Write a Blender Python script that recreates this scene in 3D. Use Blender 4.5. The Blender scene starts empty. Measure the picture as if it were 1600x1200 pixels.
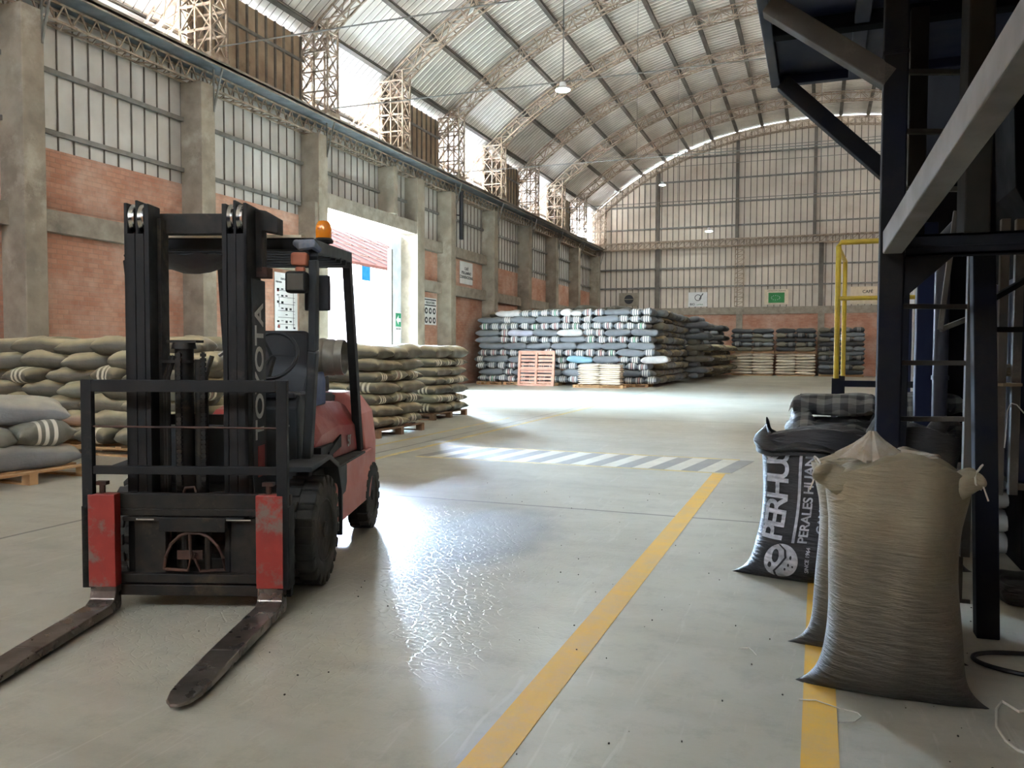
import bpy, math, random
EXPOSURE = 3.7
SKYCOL = (.72, .86, 1, 1); SKY = 3.0; SUN = 17.0
WEST = 110000.0; GAP = 17000.0
from mathutils import Vector, Matrix
R_ = math.radians
sc = bpy.context.scene
COL = sc.collection

# ---------------------------------------------------------------- camera
EYE = Vector((0.0, 0.0, 1.45))
FPX, YAW, PITCH, ROLL = 1257.14, 0.362126, 0.039893, -0.003964
def cam_axes():
    cy, sy, cp, sp = math.cos(YAW), math.sin(YAW), math.cos(PITCH), math.sin(PITCH)
    f = Vector((-sy*cp, cy*cp, -sp)); r = Vector((cy, sy, 0)); d = f.cross(r)
    cr, sr = math.cos(ROLL), math.sin(ROLL)
    return cr*r + sr*d, -sr*r + cr*d, f
CR, CD, CF = cam_axes()
cam = bpy.data.cameras.new('camera'); cam.sensor_width = 36; cam.lens = FPX/1600*36
cam.clip_start = 0.05; cam.clip_end = 400
co = bpy.data.objects.new('camera', cam); COL.objects.link(co)
m = Matrix((CR, -CD, -CF)).transposed().to_4x4(); m.translation = EYE
co.matrix_world = m; sc.camera = co

# ---------------------------------------------------------------- world, sun, sky lights, exposure
sc.view_settings.view_transform = 'Standard'; sc.view_settings.look = 'None'
sc.view_settings.gamma = 1; sc.view_settings.use_curve_mapping = False
sc.view_settings.exposure = EXPOSURE
sc.cycles.use_denoising = True
sc.cycles.max_bounces = 8; sc.cycles.diffuse_bounces = 5; sc.cycles.glossy_bounces = 3
sc.cycles.sample_clamp_indirect = 8
w = bpy.data.worlds.new('sky'); sc.world = w; w.use_nodes = True
bg = w.node_tree.nodes['Background']; bg.inputs[0].default_value = SKYCOL; bg.inputs[1].default_value = SKY
def light(name, kind, loc, target, energy, color, sx=1, sy=1, angle=None):
    l = bpy.data.lights.new(name, kind); l.energy = energy; l.color = color
    if kind == 'AREA': l.shape = 'RECTANGLE'; l.size = sx; l.size_y = sy
    if kind == 'SUN': l.angle = angle
    o = bpy.data.objects.new(name, l); COL.objects.link(o); o.location = loc
    o.rotation_euler = (Vector(target)-Vector(loc)).to_track_quat('-Z', 'Z').to_euler()
    return o
light('sun', 'SUN', (30, 5, 60), (-8, 12, 0), SUN, (1, .96, .9), angle=R_(1))
# open sky above the neighbour's roof, west of the hall
light('west_sky', 'AREA', (-32.5, 46, 12), (-2, 30, 0), WEST, (.55, .75, 1), 53, 5)
light('gap_sky', 'AREA', (-32.5, 25.2, 14.2), (0, 31, 0), GAP, (.45, .7, 1), 12, 10)

# ---------------------------------------------------------------- helpers
def tag(o, label=None, cat=None, group=None, kind=None):
    if label: o['label'] = label
    if cat: o['category'] = cat
    if group: o['group'] = group
    if kind: o['kind'] = kind
    return o
def empty(name, loc=(0, 0, 0), rz=0, label=None, cat=None, group=None, kind=None):
    o = bpy.data.objects.new(name, None); COL.objects.link(o)
    o.location = loc; o.rotation_euler = (0, 0, rz); o.empty_display_size = .1
    return tag(o, label, cat, group, kind)
ZV = Vector((0, 0, 1))
class MB:
    """collects shapes and links them as one mesh object"""
    def __init__(s): s.v = []; s.f = []; s.m = []
    def add(s, vs, fs, mi=0):
        n = len(s.v); s.v += [tuple(p) for p in vs]
        s.f += [tuple(i+n for i in f) for f in fs]; s.m += [mi]*len(fs); return s
    def box(s, c, d, rot=None, mi=0):
        c = Vector(c); h = Vector(d)*.5
        vs = [Vector((x*h.x, y*h.y, z*h.z)) for x in (-1, 1) for y in (-1, 1) for z in (-1, 1)]
        if rot: vs = [rot @ p for p in vs]
        return s.add([p+c for p in vs], [(0,1,3,2),(4,6,7,5),(0,4,5,1),(2,3,7,6),(0,2,6,4),(1,5,7,3)], mi)
    def bb(s, x0, x1, y0, y1, z0, z1, mi=0):
        return s.box(((x0+x1)/2, (y0+y1)/2, (z0+z1)/2), (abs(x1-x0), abs(y1-y0), abs(z1-z0)), None, mi)
    def beam(s, a, b, w, h=None, up=ZV, mi=0):
        a = Vector(a); b = Vector(b); d = b-a; L = d.length
        if L < 1e-6: return s
        d.normalize(); up = Vector(up)
        if abs(d.dot(up)) > .98: up = Vector((0, 1, 0))
        x = d.cross(up).normalized(); z = x.cross(d)
        return s.box((a+b)/2, (w, L, h or w), Matrix((x, d, z)).transposed(), mi)
    def tube(s, pts, r, n=8, mi=0, cap=True):
        pts = [Vector(p) for p in pts]; rings = []
        for i, p in enumerate(pts):
            d = (pts[min(i+1, len(pts)-1)]-pts[max(i-1, 0)]).normalized()
            up = ZV if abs(d.z) < .95 else Vector((0, 1, 0))
            x = d.cross(up).normalized(); z = x.cross(d)
            rr = r[i] if isinstance(r, (list, tuple)) else r
            rings += [p+(x*math.cos(t)+z*math.sin(t))*rr for t in [2*math.pi*k/n for k in range(n)]]
        fs = [(i*n+k, i*n+(k+1) % n, (i+1)*n+(k+1) % n, (i+1)*n+k) for i in range(len(pts)-1) for k in range(n)]
        if cap: fs += [tuple(range(n-1, -1, -1)), tuple((len(pts)-1)*n+k for k in range(n))]
        return s.add(rings, fs, mi)
    def lathe(s, prof, c=(0, 0, 0), axis='Z', n=32, mi=0):
        c = Vector(c); vs = []
        for r, t in prof:
            for k in range(n):
                a = 2*math.pi*k/n; p = (r*math.cos(a), r*math.sin(a), t)
                vs.append(c+Vector({'Z': p, 'X': (p[2], p[0], p[1]), 'Y': (p[0], p[2], p[1])}[axis]))
        m = len(prof)
        fs = [(i*n+k, i*n+(k+1) % n, (i+1)*n+(k+1) % n, (i+1)*n+k) for i in range(m-1) for k in range(n)]
        if prof[0][0] > 1e-4: fs.append(tuple(range(n-1, -1, -1)))
        if prof[-1][0] > 1e-4: fs.append(tuple((m-1)*n+k for k in range(n)))
        return s.add(vs, fs, mi)
    def cyl(s, c, r, h, axis='Z', n=20, mi=0): return s.lathe([(r, -h/2), (r, h/2)], c, axis, n, mi)
    def prism(s, poly, t0, t1, axis='X', mi=0):
        def P(a, b, t): return {'X': (t, a, b), 'Y': (a, t, b), 'Z': (a, b, t)}[axis]
        n = len(poly); vs = [P(a, b, t0) for a, b in poly]+[P(a, b, t1) for a, b in poly]
        return s.add(vs, [tuple(range(n-1, -1, -1)), tuple(range(n, 2*n))]+[(k, (k+1) % n, n+(k+1) % n, n+k) for k in range(n)], mi)
    def loft(s, rings, mi=0, cap=True):
        n = len(rings[0]); vs = [p for r in rings for p in r]
        fs = [(i*n+k, i*n+(k+1) % n, (i+1)*n+(k+1) % n, (i+1)*n+k) for i in range(len(rings)-1) for k in range(n)]
        if cap: fs += [tuple(range(n-1, -1, -1)), tuple((len(rings)-1)*n+k for k in range(n))]
        return s.add(vs, fs, mi)
    def mesh(s, name, mats, smooth=False):
        me = bpy.data.meshes.new(name); me.from_pydata(s.v, [], s.f)
        mats = mats if isinstance(mats, (list, tuple)) else [mats]
        for a in mats: me.materials.append(a)
        if len(mats) > 1: me.polygons.foreach_set('material_index', s.m)
        if smooth: me.polygons.foreach_set('use_smooth', [True]*len(me.polygons))
        me.update()
        import bmesh
        b = bmesh.new(); b.from_mesh(me); bmesh.ops.recalc_face_normals(b, faces=b.faces); b.to_mesh(me); b.free()
        return me
    def build(s, name, mats, parent=None, smooth=False, bevel=0, seg=2):
        me = s.mesh(name, mats, smooth); o = bpy.data.objects.new(name, me); COL.objects.link(o)
        if parent: o.parent = parent
        if bevel:
            bm_ = o.modifiers.new('bevel', 'BEVEL'); bm_.width = bevel; bm_.segments = seg; bm_.limit_method = 'ANGLE'
        if smooth and len(s.f) < 60000:
            try: me.set_sharp_from_angle(angle=R_(40))
            except Exception: pass
        return o
def copy_tree(o, parent=None):
    c = o.copy(); COL.objects.link(c); c.parent = parent
    for ch in o.children: copy_tree(ch, c)
    return c

# ---------------------------------------------------------------- materials
class N:
    def __init__(s, name):
        s.m = bpy.data.materials.new(name); s.m.use_nodes = True; s.t = s.m.node_tree
        s.b = s.t.nodes['Principled BSDF']; s.co = s.n('ShaderNodeTexCoord')
        s.obj = s.co.outputs['Object']
    def n(s, typ, **k):
        x = s.t.nodes.new(typ)
        for a, b in k.items(): setattr(x, a, b)
        return x
    def l(s, a, b): s.t.links.new(a, b)
    def put(s, sock, v):
        if hasattr(v, 'is_linked') or isinstance(v, bpy.types.NodeSocket): s.l(v, sock)
        else: sock.default_value = v
    def math(s, op, a, b=0.0, c=None):
        x = s.n('ShaderNodeMath', operation=op); s.put(x.inputs[0], a); s.put(x.inputs[1], b)
        if c is not None: s.put(x.inputs[2], c)
        return x.outputs[0]
    def noise(s, scale, detail=4, vec=None, rough=.55, dist=0):
        x = s.n('ShaderNodeTexNoise'); x.inputs['Scale'].default_value = scale; x.inputs['Detail'].default_value = detail
        x.inputs['Roughness'].default_value = rough; x.inputs['Distortion'].default_value = dist
        s.l(vec or s.obj, x.inputs['Vector']); return x.outputs[0]
    def ramp(s, fac, lo, hi, a=0.0, b=1.0):
        x = s.n('ShaderNodeMapRange'); s.put(x.inputs[0], fac); x.inputs[1].default_value = lo; x.inputs[2].default_value = hi
        x.inputs[3].default_value = a; x.inputs[4].default_value = b; return x.outputs[0]
    def mix(s, fac, a, b):
        x = s.n('ShaderNodeMix', data_type='RGBA'); s.put(x.inputs[0], fac)
        for i, v in ((6, a), (7, b)):
            if isinstance(v, (tuple, list)): x.inputs[i].default_value = (*v[:3], 1)
            else: s.l(v, x.inputs[i])
        return x.outputs[2]
    def scalec(s, vec, sx, sy, sz):
        x = s.n('ShaderNodeMapping'); x.inputs['Scale'].default_value = (sx, sy, sz); s.l(vec, x.inputs[0]); return x.outputs[0]
    def xyz(s, vec=None):
        x = s.n('ShaderNodeSeparateXYZ'); s.l(vec or s.obj, x.inputs[0]); return x.outputs
    def bump(s, h, strength=.3, dist=.01):
        x = s.n('ShaderNodeBump'); x.inputs['Strength'].default_value = strength; x.inputs['Distance'].default_value = dist
        s.l(h, x.inputs['Height']); s.l(x.outputs[0], s.b.inputs['Normal'])
    def out(s, col, rough=.6, metal=0.0, spec=.5):
        if isinstance(col, (tuple, list)): s.b.inputs['Base Color'].default_value = (*col[:3], 1)
        else: s.l(col, s.b.inputs['Base Color'])
        s.put(s.b.inputs['Roughness'], rough); s.put(s.b.inputs['Metallic'], metal)
        s.put(s.b.inputs['Specular IOR Level'], spec); return s.m
def lin(r, g, b): return tuple((c/255/12.92 if c/255 <= .04045 else ((c/255+.055)/1.055)**2.4) for c in (r, g, b))
def mat(name, c1, c2=None, rough=.6, metal=0.0, scale=4, bump=0, bscale=40, lo=.35, hi=.65, spec=.5, c3=None, s3=1.2, lo3=.55, hi3=.7):
    n = N(name); c2 = c2 or tuple(x*.8 for x in c1)
    f = n.ramp(n.noise(scale, 6), lo, hi); col = n.mix(f, c1, c2)
    if c3: col = n.mix(n.ramp(n.noise(s3, 8, rough=.7), lo3, hi3), col, c3)
    if bump: n.bump(n.noise(bscale, 4), bump, .004)
    r = n.ramp(n.noise(scale*2.3, 3), .3, .7, max(.02, rough-.08), min(1, rough+.08))
    return n.out(col, r, metal, spec)
def brick_mat(name, ax):
    n = N(name); s = n.xyz(); v = n.n('ShaderNodeCombineXYZ'); n.l(s[1 if ax == 'Y' else 0], v.inputs[0]); n.l(s[2], v.inputs[1])
    b = n.n('ShaderNodeTexBrick'); n.l(v.outputs[0], b.inputs['Vector'])
    b.inputs['Scale'].default_value = 1; b.inputs['Brick Width'].default_value = .26; b.inputs['Row Height'].default_value = .105
    b.inputs['Mortar Size'].default_value = .011; b.inputs['Mortar Smooth'].default_value = .4; b.inputs['Bias'].default_value = -.1
    b.inputs['Color1'].default_value = (*lin(172, 120, 97), 1); b.inputs['Color2'].default_value = (*lin(188, 140, 115), 1)
    b.inputs['Mortar'].default_value = (*lin(164, 128, 108), 1)
    c = n.mix(n.ramp(n.noise(.9, 6), .4, .75, 0, .75), b.outputs[0], lin(206, 182, 164))
    c = n.mix(n.ramp(n.noise(7, 3), .5, .8, 0, .5), c, lin(160, 112, 92))
    h = n.math('ADD', n.math('MULTIPLY', b.outputs[1], -1), n.math('MULTIPLY', n.noise(30, 3), .3)); n.bump(h, .5, .01)
    return n.out(c, .9, 0, .2)
def sack_mat(name, base, stripe=None, mid=None, rough=.55, dust=(.35, .33, .26), damt=.35, sw=.024, gap=.083):
    n = N(name); s = n.xyz(); y = s[1]
    col = n.mix(n.ramp(n.noise(5, 5), .3, .7), base, tuple(c*.72 for c in base))
    info = n.n('ShaderNodeObjectInfo')
    col = n.mix(n.ramp(info.outputs['Random'], 0, 1, 0, .45), col, tuple(min(1, c*1.7+.01) for c in base))
    def band(c, wd, to):
        d = n.math('ABSOLUTE', n.math('SUBTRACT', y, c)); return n.mix(n.ramp(d, wd*.8, wd, 1, 0), col, to)
    if stripe:
        for k in (-1, 0, 1):
            col = band(k*gap, sw, (mid if (mid and k == 0) else stripe))
        if mid: col = band(.0, sw*.3, stripe)
    g = n.n('ShaderNodeNewGeometry'); z = n.xyz(g.outputs['Normal'])[2]
    f = n.math('MULTIPLY', n.ramp(z, .2, .9), n.ramp(n.noise(3, 5), .3, .7, damt*.5, damt)); col = n.mix(f, col, dust)
    weave = n.noise(1, 2, n.scalec(n.obj, 12, 70, 60)); n.bump(n.math('ADD', weave, n.math('MULTIPLY', n.noise(9, 4, dist=1.5), 2)), .35, .008)
    return n.out(col, rough, 0, .45)
CONC = mat('concrete_column', lin(158, 147, 129), lin(130, 119, 103), .9, scale=2, bump=.4, bscale=25, c3=lin(178, 168, 150), s3=.8)
CONCB = mat('concrete_beam', lin(160, 150, 134), lin(132, 122, 108), .9, scale=3, bump=.4, c3=lin(90, 84, 76), s3=.7, lo3=.6, hi3=.8)
SHEET = mat('galvanised_sheet', lin(205, 203, 196), lin(184, 180, 172), .5, .25, scale=.8, c3=lin(166, 152, 132), s3=.5, lo3=.62, hi3=.85)
SHEETF = mat('warm_wall_sheet', lin(214, 202, 186), lin(196, 184, 168), .6, .1, scale=.6, c3=lin(184, 160, 138), s3=.4, lo3=.55, hi3=.8)
SHEETR = mat('roof_sheet', lin(218, 211, 200), lin(198, 190, 179), .45, .3, scale=.6, c3=lin(176, 164, 146), s3=.35, lo3=.58, hi3=.8)
SEAM = mat('sheet_seam', lin(122, 114, 102), lin(96, 86, 76), .6, .3, scale=2)
PURL = mat('painted_purlin', lin(120, 112, 102), lin(92, 84, 76), .7, .2, scale=1)
TRUSS = mat('primed_truss_steel', lin(176, 160, 140), lin(132, 112, 94), .7, .15, scale=6, c3=lin(108, 80, 62), s3=3, lo3=.6, hi3=.75)
GIRT = mat('girt_steel', lin(138, 136, 130), lin(112, 108, 100), .6, .4, scale=3)
LEDGE = mat('ledge_sheet', lin(126, 134, 140), lin(104, 108, 112), .5, .4, scale=2)
RUSTY = mat('old_infill_sheet', lin(176, 156, 130), lin(140, 118, 94), .75, .1, scale=1.1, c3=lin(92, 72, 54), s3=.9, lo3=.58, hi3=.75)
WHITE = mat('white_board', lin(226, 226, 224), lin(210, 210, 208), .6, scale=2)
BLACKP = mat('black_print', lin(30, 30, 34), lin(44, 44, 48), .6)
GREENP = mat('green_print', lin(40, 120, 60), lin(50, 136, 70), .6)
BRL = brick_mat('brick_left', 'Y'); BRF = brick_mat('brick_far', 'X')

def text_mesh(body, size, align='CENTER', ext=.002, sp=1.0):
    c = bpy.data.curves.new('t', 'FONT'); c.body = body; c.size = size; c.offset = size*.018; c.align_x = align; c.align_y = 'CENTER'
    c.extrude = ext; c.space_character = sp; c.resolution_u = 4
    o = bpy.data.objects.new('t', c); COL.objects.link(o); bpy.context.view_layer.update()
    me = bpy.data.meshes.new_from_object(o.evaluated_get(bpy.context.evaluated_depsgraph_get()))
    bpy.data.objects.remove(o); bpy.data.curves.remove(c); return me
def text(name, body, size, m_, parent, loc, rot, sx=1, align='CENTER', ext=.002, bold=0):
    me = text_mesh(body, size, align, ext); me.materials.clear(); me.materials.append(m_)
    o = bpy.data.objects.new(name, me); COL.objects.link(o); o.parent = parent
    o.location = loc; o.rotation_euler = rot; o.scale = (sx, 1, 1); return o
ORD = ['first', 'second', 'third', 'fourth', 'fifth', 'sixth', 'seventh', 'eighth', 'ninth', 'tenth', 'eleventh', 'twelfth', 'thirteenth', 'fourteenth', 'fifteenth', 'sixteenth', 'seventeenth', 'eighteenth', 'nineteenth', 'twentieth', 'twenty-first', 'twenty-second', 'twenty-third', 'twenty-fourth', 'twenty-fifth', 'twenty-sixth', 'twenty-seventh', 'twenty-eighth']

# ---------------------------------------------------------------- floor
XW, XS, YF = -14.3, -14.95, 55.4          # column faces, sheet plane, far wall
def zr(x): return 16.41-.0172*x*x-.00003*x**4
n = N('polished_concrete_floor'); s = n.xyz(); X, Y = s[0], s[1]
base = n.mix(n.ramp(n.noise(.45, 4, rough=.5), .3, .7), lin(184, 179, 160), lin(160, 155, 138))
base = n.mix(n.ramp(n.noise(2.6, 4, dist=.4), .45, .8, 0, .4), base, lin(196, 192, 182))
streak = n.noise(1.2, 6, n.scalec(n.obj, .5, 3.2, 1)); base = n.mix(n.ramp(streak, .5, .75, 0, .35), base, lin(138, 130, 116))
base = n.mix(n.ramp(n.noise(5, 9, rough=.75), .5, .72, 0, .45), base, lin(132, 126, 112))
scr = n.noise(2.2, 7, n.scalec(n.obj, 6, .7, 1), dist=1.5); base = n.mix(n.ramp(scr, .6, .7, 0, .3), base, lin(204, 200, 188))
def near(v, c, wdt): return n.ramp(n.math('ABSOLUTE', n.math('SUBTRACT', v, c)), wdt*.7, wdt, 1, 0)
wob = n.math('MULTIPLY', n.math('SUBTRACT', n.noise(4, 2), .5), .02)
j = 0.0
for yy in (-2.9, 7.13, 17.16, 27.2, 37.2, 47.2): j = n.math('MAXIMUM', j, near(n.math('ADD', Y, wob), yy, .022 if yy < 20 else .03))
for xx in (-5.85, 4.1): j = n.math('MAXIMUM', j, near(n.math('ADD', X, wob), xx, .022))
base = n.mix(n.math('MULTIPLY', j, .8), base, lin(70, 62, 54))
# darker, rougher patch on the floor
dx = n.math('DIVIDE', n.math('SUBTRACT', X, -2.5), .62); dy = n.math('DIVIDE', n.math('SUBTRACT', Y, 5.8), 1.15)
rr = n.math('ADD', n.math('ADD', n.math('MULTIPLY', dx, dx), n.math('MULTIPLY', dy, dy)), n.math('MULTIPLY', n.noise(3, 6), 1.2))
dark_patch = n.ramp(rr, 1.1, 1.9, .55, 0); base = n.mix(dark_patch, base, lin(92, 90, 88))
crk = n.n('ShaderNodeTexVoronoi', feature='DISTANCE_TO_EDGE'); crk.inputs['Scale'].default_value = 14; n.l(n.scalec(n.obj, 1, 1.7, 1), crk.inputs['Vector'])
ex = n.math('DIVIDE', n.math('ADD', X, 2.6), 1.7); ey = n.math('DIVIDE', n.math('SUBTRACT', Y, 5.0), 2.6)
worn = n.math('ADD', n.math('ADD', n.math('MULTIPLY', ex, ex), n.math('MULTIPLY', ey, ey)), n.math('MULTIPLY', n.noise(1.5, 3), .8))
cm = n.math('MULTIPLY', n.ramp(crk.outputs[0], 0, .08, 1, 0), n.ramp(worn, .7, 1.5, 1, 0))
rough = n.ramp(n.noise(.8, 4, rough=.5), .3, .7, .31, .42)
rough = n.math('MAXIMUM', .30, n.math('SUBTRACT', n.math('ADD', rough, n.math('MULTIPLY', dark_patch, .35)), n.ramp(worn, .7, 1.8, .12, 0)))
h = n.math('ADD', n.math('MULTIPLY', n.noise(5, 6, rough=.6, dist=.5), .5), n.math('ADD', n.math('MULTIPLY', cm, -.3), n.math('MULTIPLY', j, -2)))
n.bump(h, .3, .02); FLOOR = n.out(base, rough, 0, n.ramp(worn, .7, 2.2, .55, .42))
b = MB(); b.bb(-15.1, 15.1, -16, 55.6, -.3, 0); fl = b.build('floor', FLOOR); tag(fl, kind='structure')
def paint(name, c, amt=.5, rough=.5):
    n = N(name); f = n.ramp(n.noise(3, 9, rough=.75), .42, .68, 0, amt)
    return n.out(n.mix(f, c, lin(168, 160, 140)), .6, 0, .3)
YEL = paint('yellow_floor_paint', lin(222, 172, 58), .45); YELO = paint('worn_yellow_floor_paint', lin(208, 186, 120), .9)
WHP = paint('white_floor_paint', lin(206, 200, 182), .5); GRP = paint('grey_floor_paint', lin(140, 136, 128), .5)
def line(x0, x1, y0, y1, m_, label, name='painted_floor_line'):
    b = MB(); b.bb(x0, x1, y0, y1, 0, .002); return tag(b.build(name, m_), label, 'floor line')
line(-1.15, -1.0, -1, 9.85, YEL, 'bold yellow floor line running from the foreground to the zebra crossing')
line(-.03, .1, -1, 9.85, YEL, 'yellow floor line running under the upright sacks by the blue steel frame')
line(-5.16, -.95, 9.86, 9.94, YELO, 'faded yellow line along the near edge of the zebra crossing')
line(-5.3, -.95, 11.2, 11.28, YELO, 'faded yellow line along the far edge of the zebra crossing')
line(-5.6, -5.5, 6.5, 24, YELO, 'faded yellow floor line beside the long expansion joint')
line(-6.35, -6.27, 6, 16.5, YELO, 'pale yellow floor line just in front of the stacked sack pallets')
zc_ = empty('zebra_crossing', (0, 0, 0), 0, 'zebra crossing of slanted white and grey bars painted on the floor', 'floor marking')
for k in range(21):
    x0 = -5.2+k*.203; b = MB(); b.add([(x0, 9.96, 0), (x0+.203, 9.96, 0), (x0+.38, 11.18, 0), (x0+.18, 11.18, 0), (x0, 9.96, .002), (x0+.203, 9.96, .002), (x0+.38, 11.18, .002), (x0+.18, 11.18, .002)],
        [(3,2,1,0),(4,5,6,7),(0,1,5,4),(1,2,6,5),(2,3,7,6),(3,0,4,7)])
    b.build('painted_bar', WHP if k % 2 else GRP, zc_)

# ---------------------------------------------------------------- left wall
CY = [1.75, 6.65, 11.5, 16.3, 21.3, 26.0, 30.8, 35.6, 40.45, 45.2, 49.9, 54.9]      # column centres
DY0, DY1, DZ = 21.53, 27.75, 5.95                                                    # doorway
wl = empty('wall_left', (XS, 0, 0), 0, kind='structure')
def rel(o, p=wl): o.location = (-XS, 0, 0); return o
b = MB(); zb = 5.62
b.bb(-15.25, XS, -16, DY0-.2, 0, zb); b.bb(-15.25, XS, 28.1, 55.6, 0, zb)
rel(b.build('brickwork', BRL, wl))
b = MB()
for a, c in zip(CY[:-1], CY[1:]):
    if a == 21.3: continue
    if c <= 21.4 or a > 25: b.bb(XS-.05, XS+.22, 28.2 if a < DY1 < c else a, c, 3.88, 4.33)
b.bb(XS-.1, XS+.5, 21.1, 28.2, 5.95, 6.42)
b.bb(XS-.05, XS+.26, 28.2, 35.5, 5.55, 5.98)
rel(b.build('concrete_beam', CONCB, wl))
def ribs(b, a, c, z0, z1, x, axis, step=.39, off=0, d=.03, wd=.022, zf=None, mi=1):
    t = a+off
    while t < c:
        zz = z1 if zf is None else zf(t)
        if zz > z0+.05:
            if axis == 'Y': b.bb(x, x+d, t-wd/2, t+wd/2, z0, zz, mi)
            else: b.bb(t-wd/2, t+wd/2, x-d, x, z0, zz, mi)
        t += step
b = MB(); b.bb(XS-.06, XS-.02, -16, 21.1, zb-.05, 8.56); b.bb(XS-.06, XS-.02, 21.1, 55.6, 5.95, 8.56); b.bb(XS-.06, XS-.02, 35.5, 55.6, zb-.05, 6)
ribs(b, -16, 21.1, zb, 8.5, XS-.02, 'Y', .39, .1); ribs(b, 21.2, 35.4, 6, 8.5, XS-.02, 'Y'); ribs(b, 35.6, 55.4, zb, 8.5, XS-.02, 'Y')
rel(b.build('cladding_sheet', [SHEET, SEAM], wl))
b = MB()
for z in (5.95, 7.2):
    for a, c in zip(CY[:-1], CY[1:]):
        if z < 7 and 21 < a < 35: continue
        b.bb(XS+.02, XS+.1, a+.2, c-.2, z-.05, z+.05)
rel(b.build('girt', GIRT, wl))
# lattice girder under the ledge
b = MB()
for x in (XS+.08, XS+.42):
    for z in (8.12, 8.48): b.beam((x, -5, z), (x, 55, z), .045)
y = -4.6
while y < 55:
    b.beam((XS+.42, y, 8.12), (XS+.42, y+.2, 8.48), .03); b.beam((XS+.42, y+.2, 8.48), (XS+.42, y+.4, 8.12), .03)
    b.beam((XS+.08, y, 8.12), (XS+.42, y+.2, 8.12), .03); b.beam((XS+.42, y+.2, 8.12), (XS+.08, y+.4, 8.12), .03); y += .4
rel(b.build('lattice_girder', TRUSS, wl))
b = MB(); b.bb(XS-.2, XW+.3, -16, 55.6, 8.54, 8.6); b.bb(XW+.26, XW+.3, -16, 55.6, 8.5, 8.66, 1)
rel(b.build('roof_ledge', [LEDGE, CONCB], wl))
# infill sheets above the ledge in every second bay
CYI = [(6.65, 11.5), (16.3, 21.3), (26.0, 30.8), (35.6, 40.45), (45.2, 49.9)]
b = MB()
for a, c in CYI:
    zt = zr(14.95)-.05; b.bb(XS-.02, XS+.02, a, c-.15, 8.6, zt); ribs(b, a, c-.15, 8.6, zt, XS+.02, 'Y', .41, .2, .05, .06, mi=1)
    b.bb(XS+.02, XS+.09, a, c-.15, zt-.75, zt-.67, 2)
rel(b.build('infill_sheet', [RUSTY, SEAM, GIRT], wl))
names = dict(zip(CY, ['nearest the camera', 'nearer than the frame edge', 'at the left edge of the frame', 'behind the forklift mast', 'at the near side of the bright doorway', 'hanging over the doorway lintel', 'just past the doorway', 'beside the white coffee sign', 'third past the doorway', 'fourth past the doorway', 'second from the far corner', 'in the far left corner']))
for y in CY[2:]:
    b = MB(); y0, y1 = y-.24, y+.24
    if y == 26.0: b.bb(XS, XW, y-.3, y+.0, 6.42, 8.1); zb0 = 6.42
    else: b.bb(XS, XW, y0, y1, 0, 8.1)
    c = b.build('concrete_column', CONC, None, bevel=.015); tag(c, 'tall grey concrete column of the brick wall, '+names[y], 'column')
    if y != 26.0:
        k = MB(); k.beam((XW, y+.2, 7.5), (XW+.28, y+.2, 8.5), .04); k.beam((XW, y+.2, 7.45), (XW, y+.2, 8.5), .04); k.build('ledge_bracket', GIRT, c)
b = MB(); b.bb(-15.25, XW-.1, 27.75, 28.35, 0, 8.1)
tag(b.build('concrete_column', CONC, None, bevel=.015), 'grey concrete column on the far side of the bright doorway', 'column')
b = MB(); b.bb(XS-.15, XW-.05, 20.92, 21.5, 0, 6.0)
tag(b.build('door_jamb', CONC, None, bevel=.01), 'pale concrete jamb on the near side of the bright doorway', 'door jamb')
dr = empty('door_1', (XS-.2, 27.5, 0), 0, kind='structure')
DRM = mat('white_sliding_door', lin(222, 226, 230), lin(200, 206, 214), .5, scale=3)
b = MB(); b.bb(-.05, .03, -.5, .24, 0, 5.9); b.build('door_leaf', DRM, dr)
b = MB(); b.bb(-.08, .08, -.62, -.5, 0, 5.3); b.build('door_edge_post', GIRT, dr)
EXG = mat('exit_sign_green', lin(20, 130, 90), lin(30, 140, 100), .5)
es = empty('exit_sign', (XS-.155, 27.45, 2.6), R_(90), 'green and white exit sign with a left arrow on the white door leaf', 'sign')
b = MB(); b.bb(-.2, .28, 0, .012, -.36, .36); b.build('sign_board', WHITE, es)
b = MB(); b.bb(-.17, .25, -.004, 0, -.2, .32); b.build('green_panel', EXG, es)
b = MB(); b.prism([(-.14, .06), (.05, .25), (.05, .13), (.22, .13), (.22, -.01), (.05, -.01), (.05, -.13)], -.008, -.004, 'Y'); b.build('arrow', WHITE, es)
text('lettering', 'SALIDA', .11, BLACKP, es, (.04, -.002, -.28), (R_(90), 0, 0))

# ---------------------------------------------------------------- far wall
b = MB(); b.bb(-15, 15, YF, YF+.25, 0, 4.0); wf = empty('wall_far', (0, YF, 0), 0, kind='structure')
def relf(o): o.location = (0, -YF, 0); return o
relf(b.build('brickwork', BRF, wf))
b = MB(); b.bb(-15, 15, YF-.08, YF+.25, 4.0, 4.47)
for x in (-10.3, -4.87, .2, 5.6, 10.8): b.bb(x-.2, x+.2, YF-.12, YF+.2, 0, 4.47)
relf(b.build('concrete_beam', CONCB, wf))
b = MB(); x = -15.0
while x < 15:
    x1 = min(x+.39, 15); b.add([(x, YF+.1, 4.47), (x1, YF+.1, 4.47), (x1, YF+.1, zr(x1)), (x, YF+.1, zr(x))], [(0, 1, 2, 3)]); x = x1
ribs(b, -15, 15, 4.47, 0, YF+.1, 'X', .39, .2, .05, .05, lambda t: zr(t)-.03)
relf(b.build('cladding_sheet', [SHEETF, SEAM], wf))
b = MB()
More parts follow.
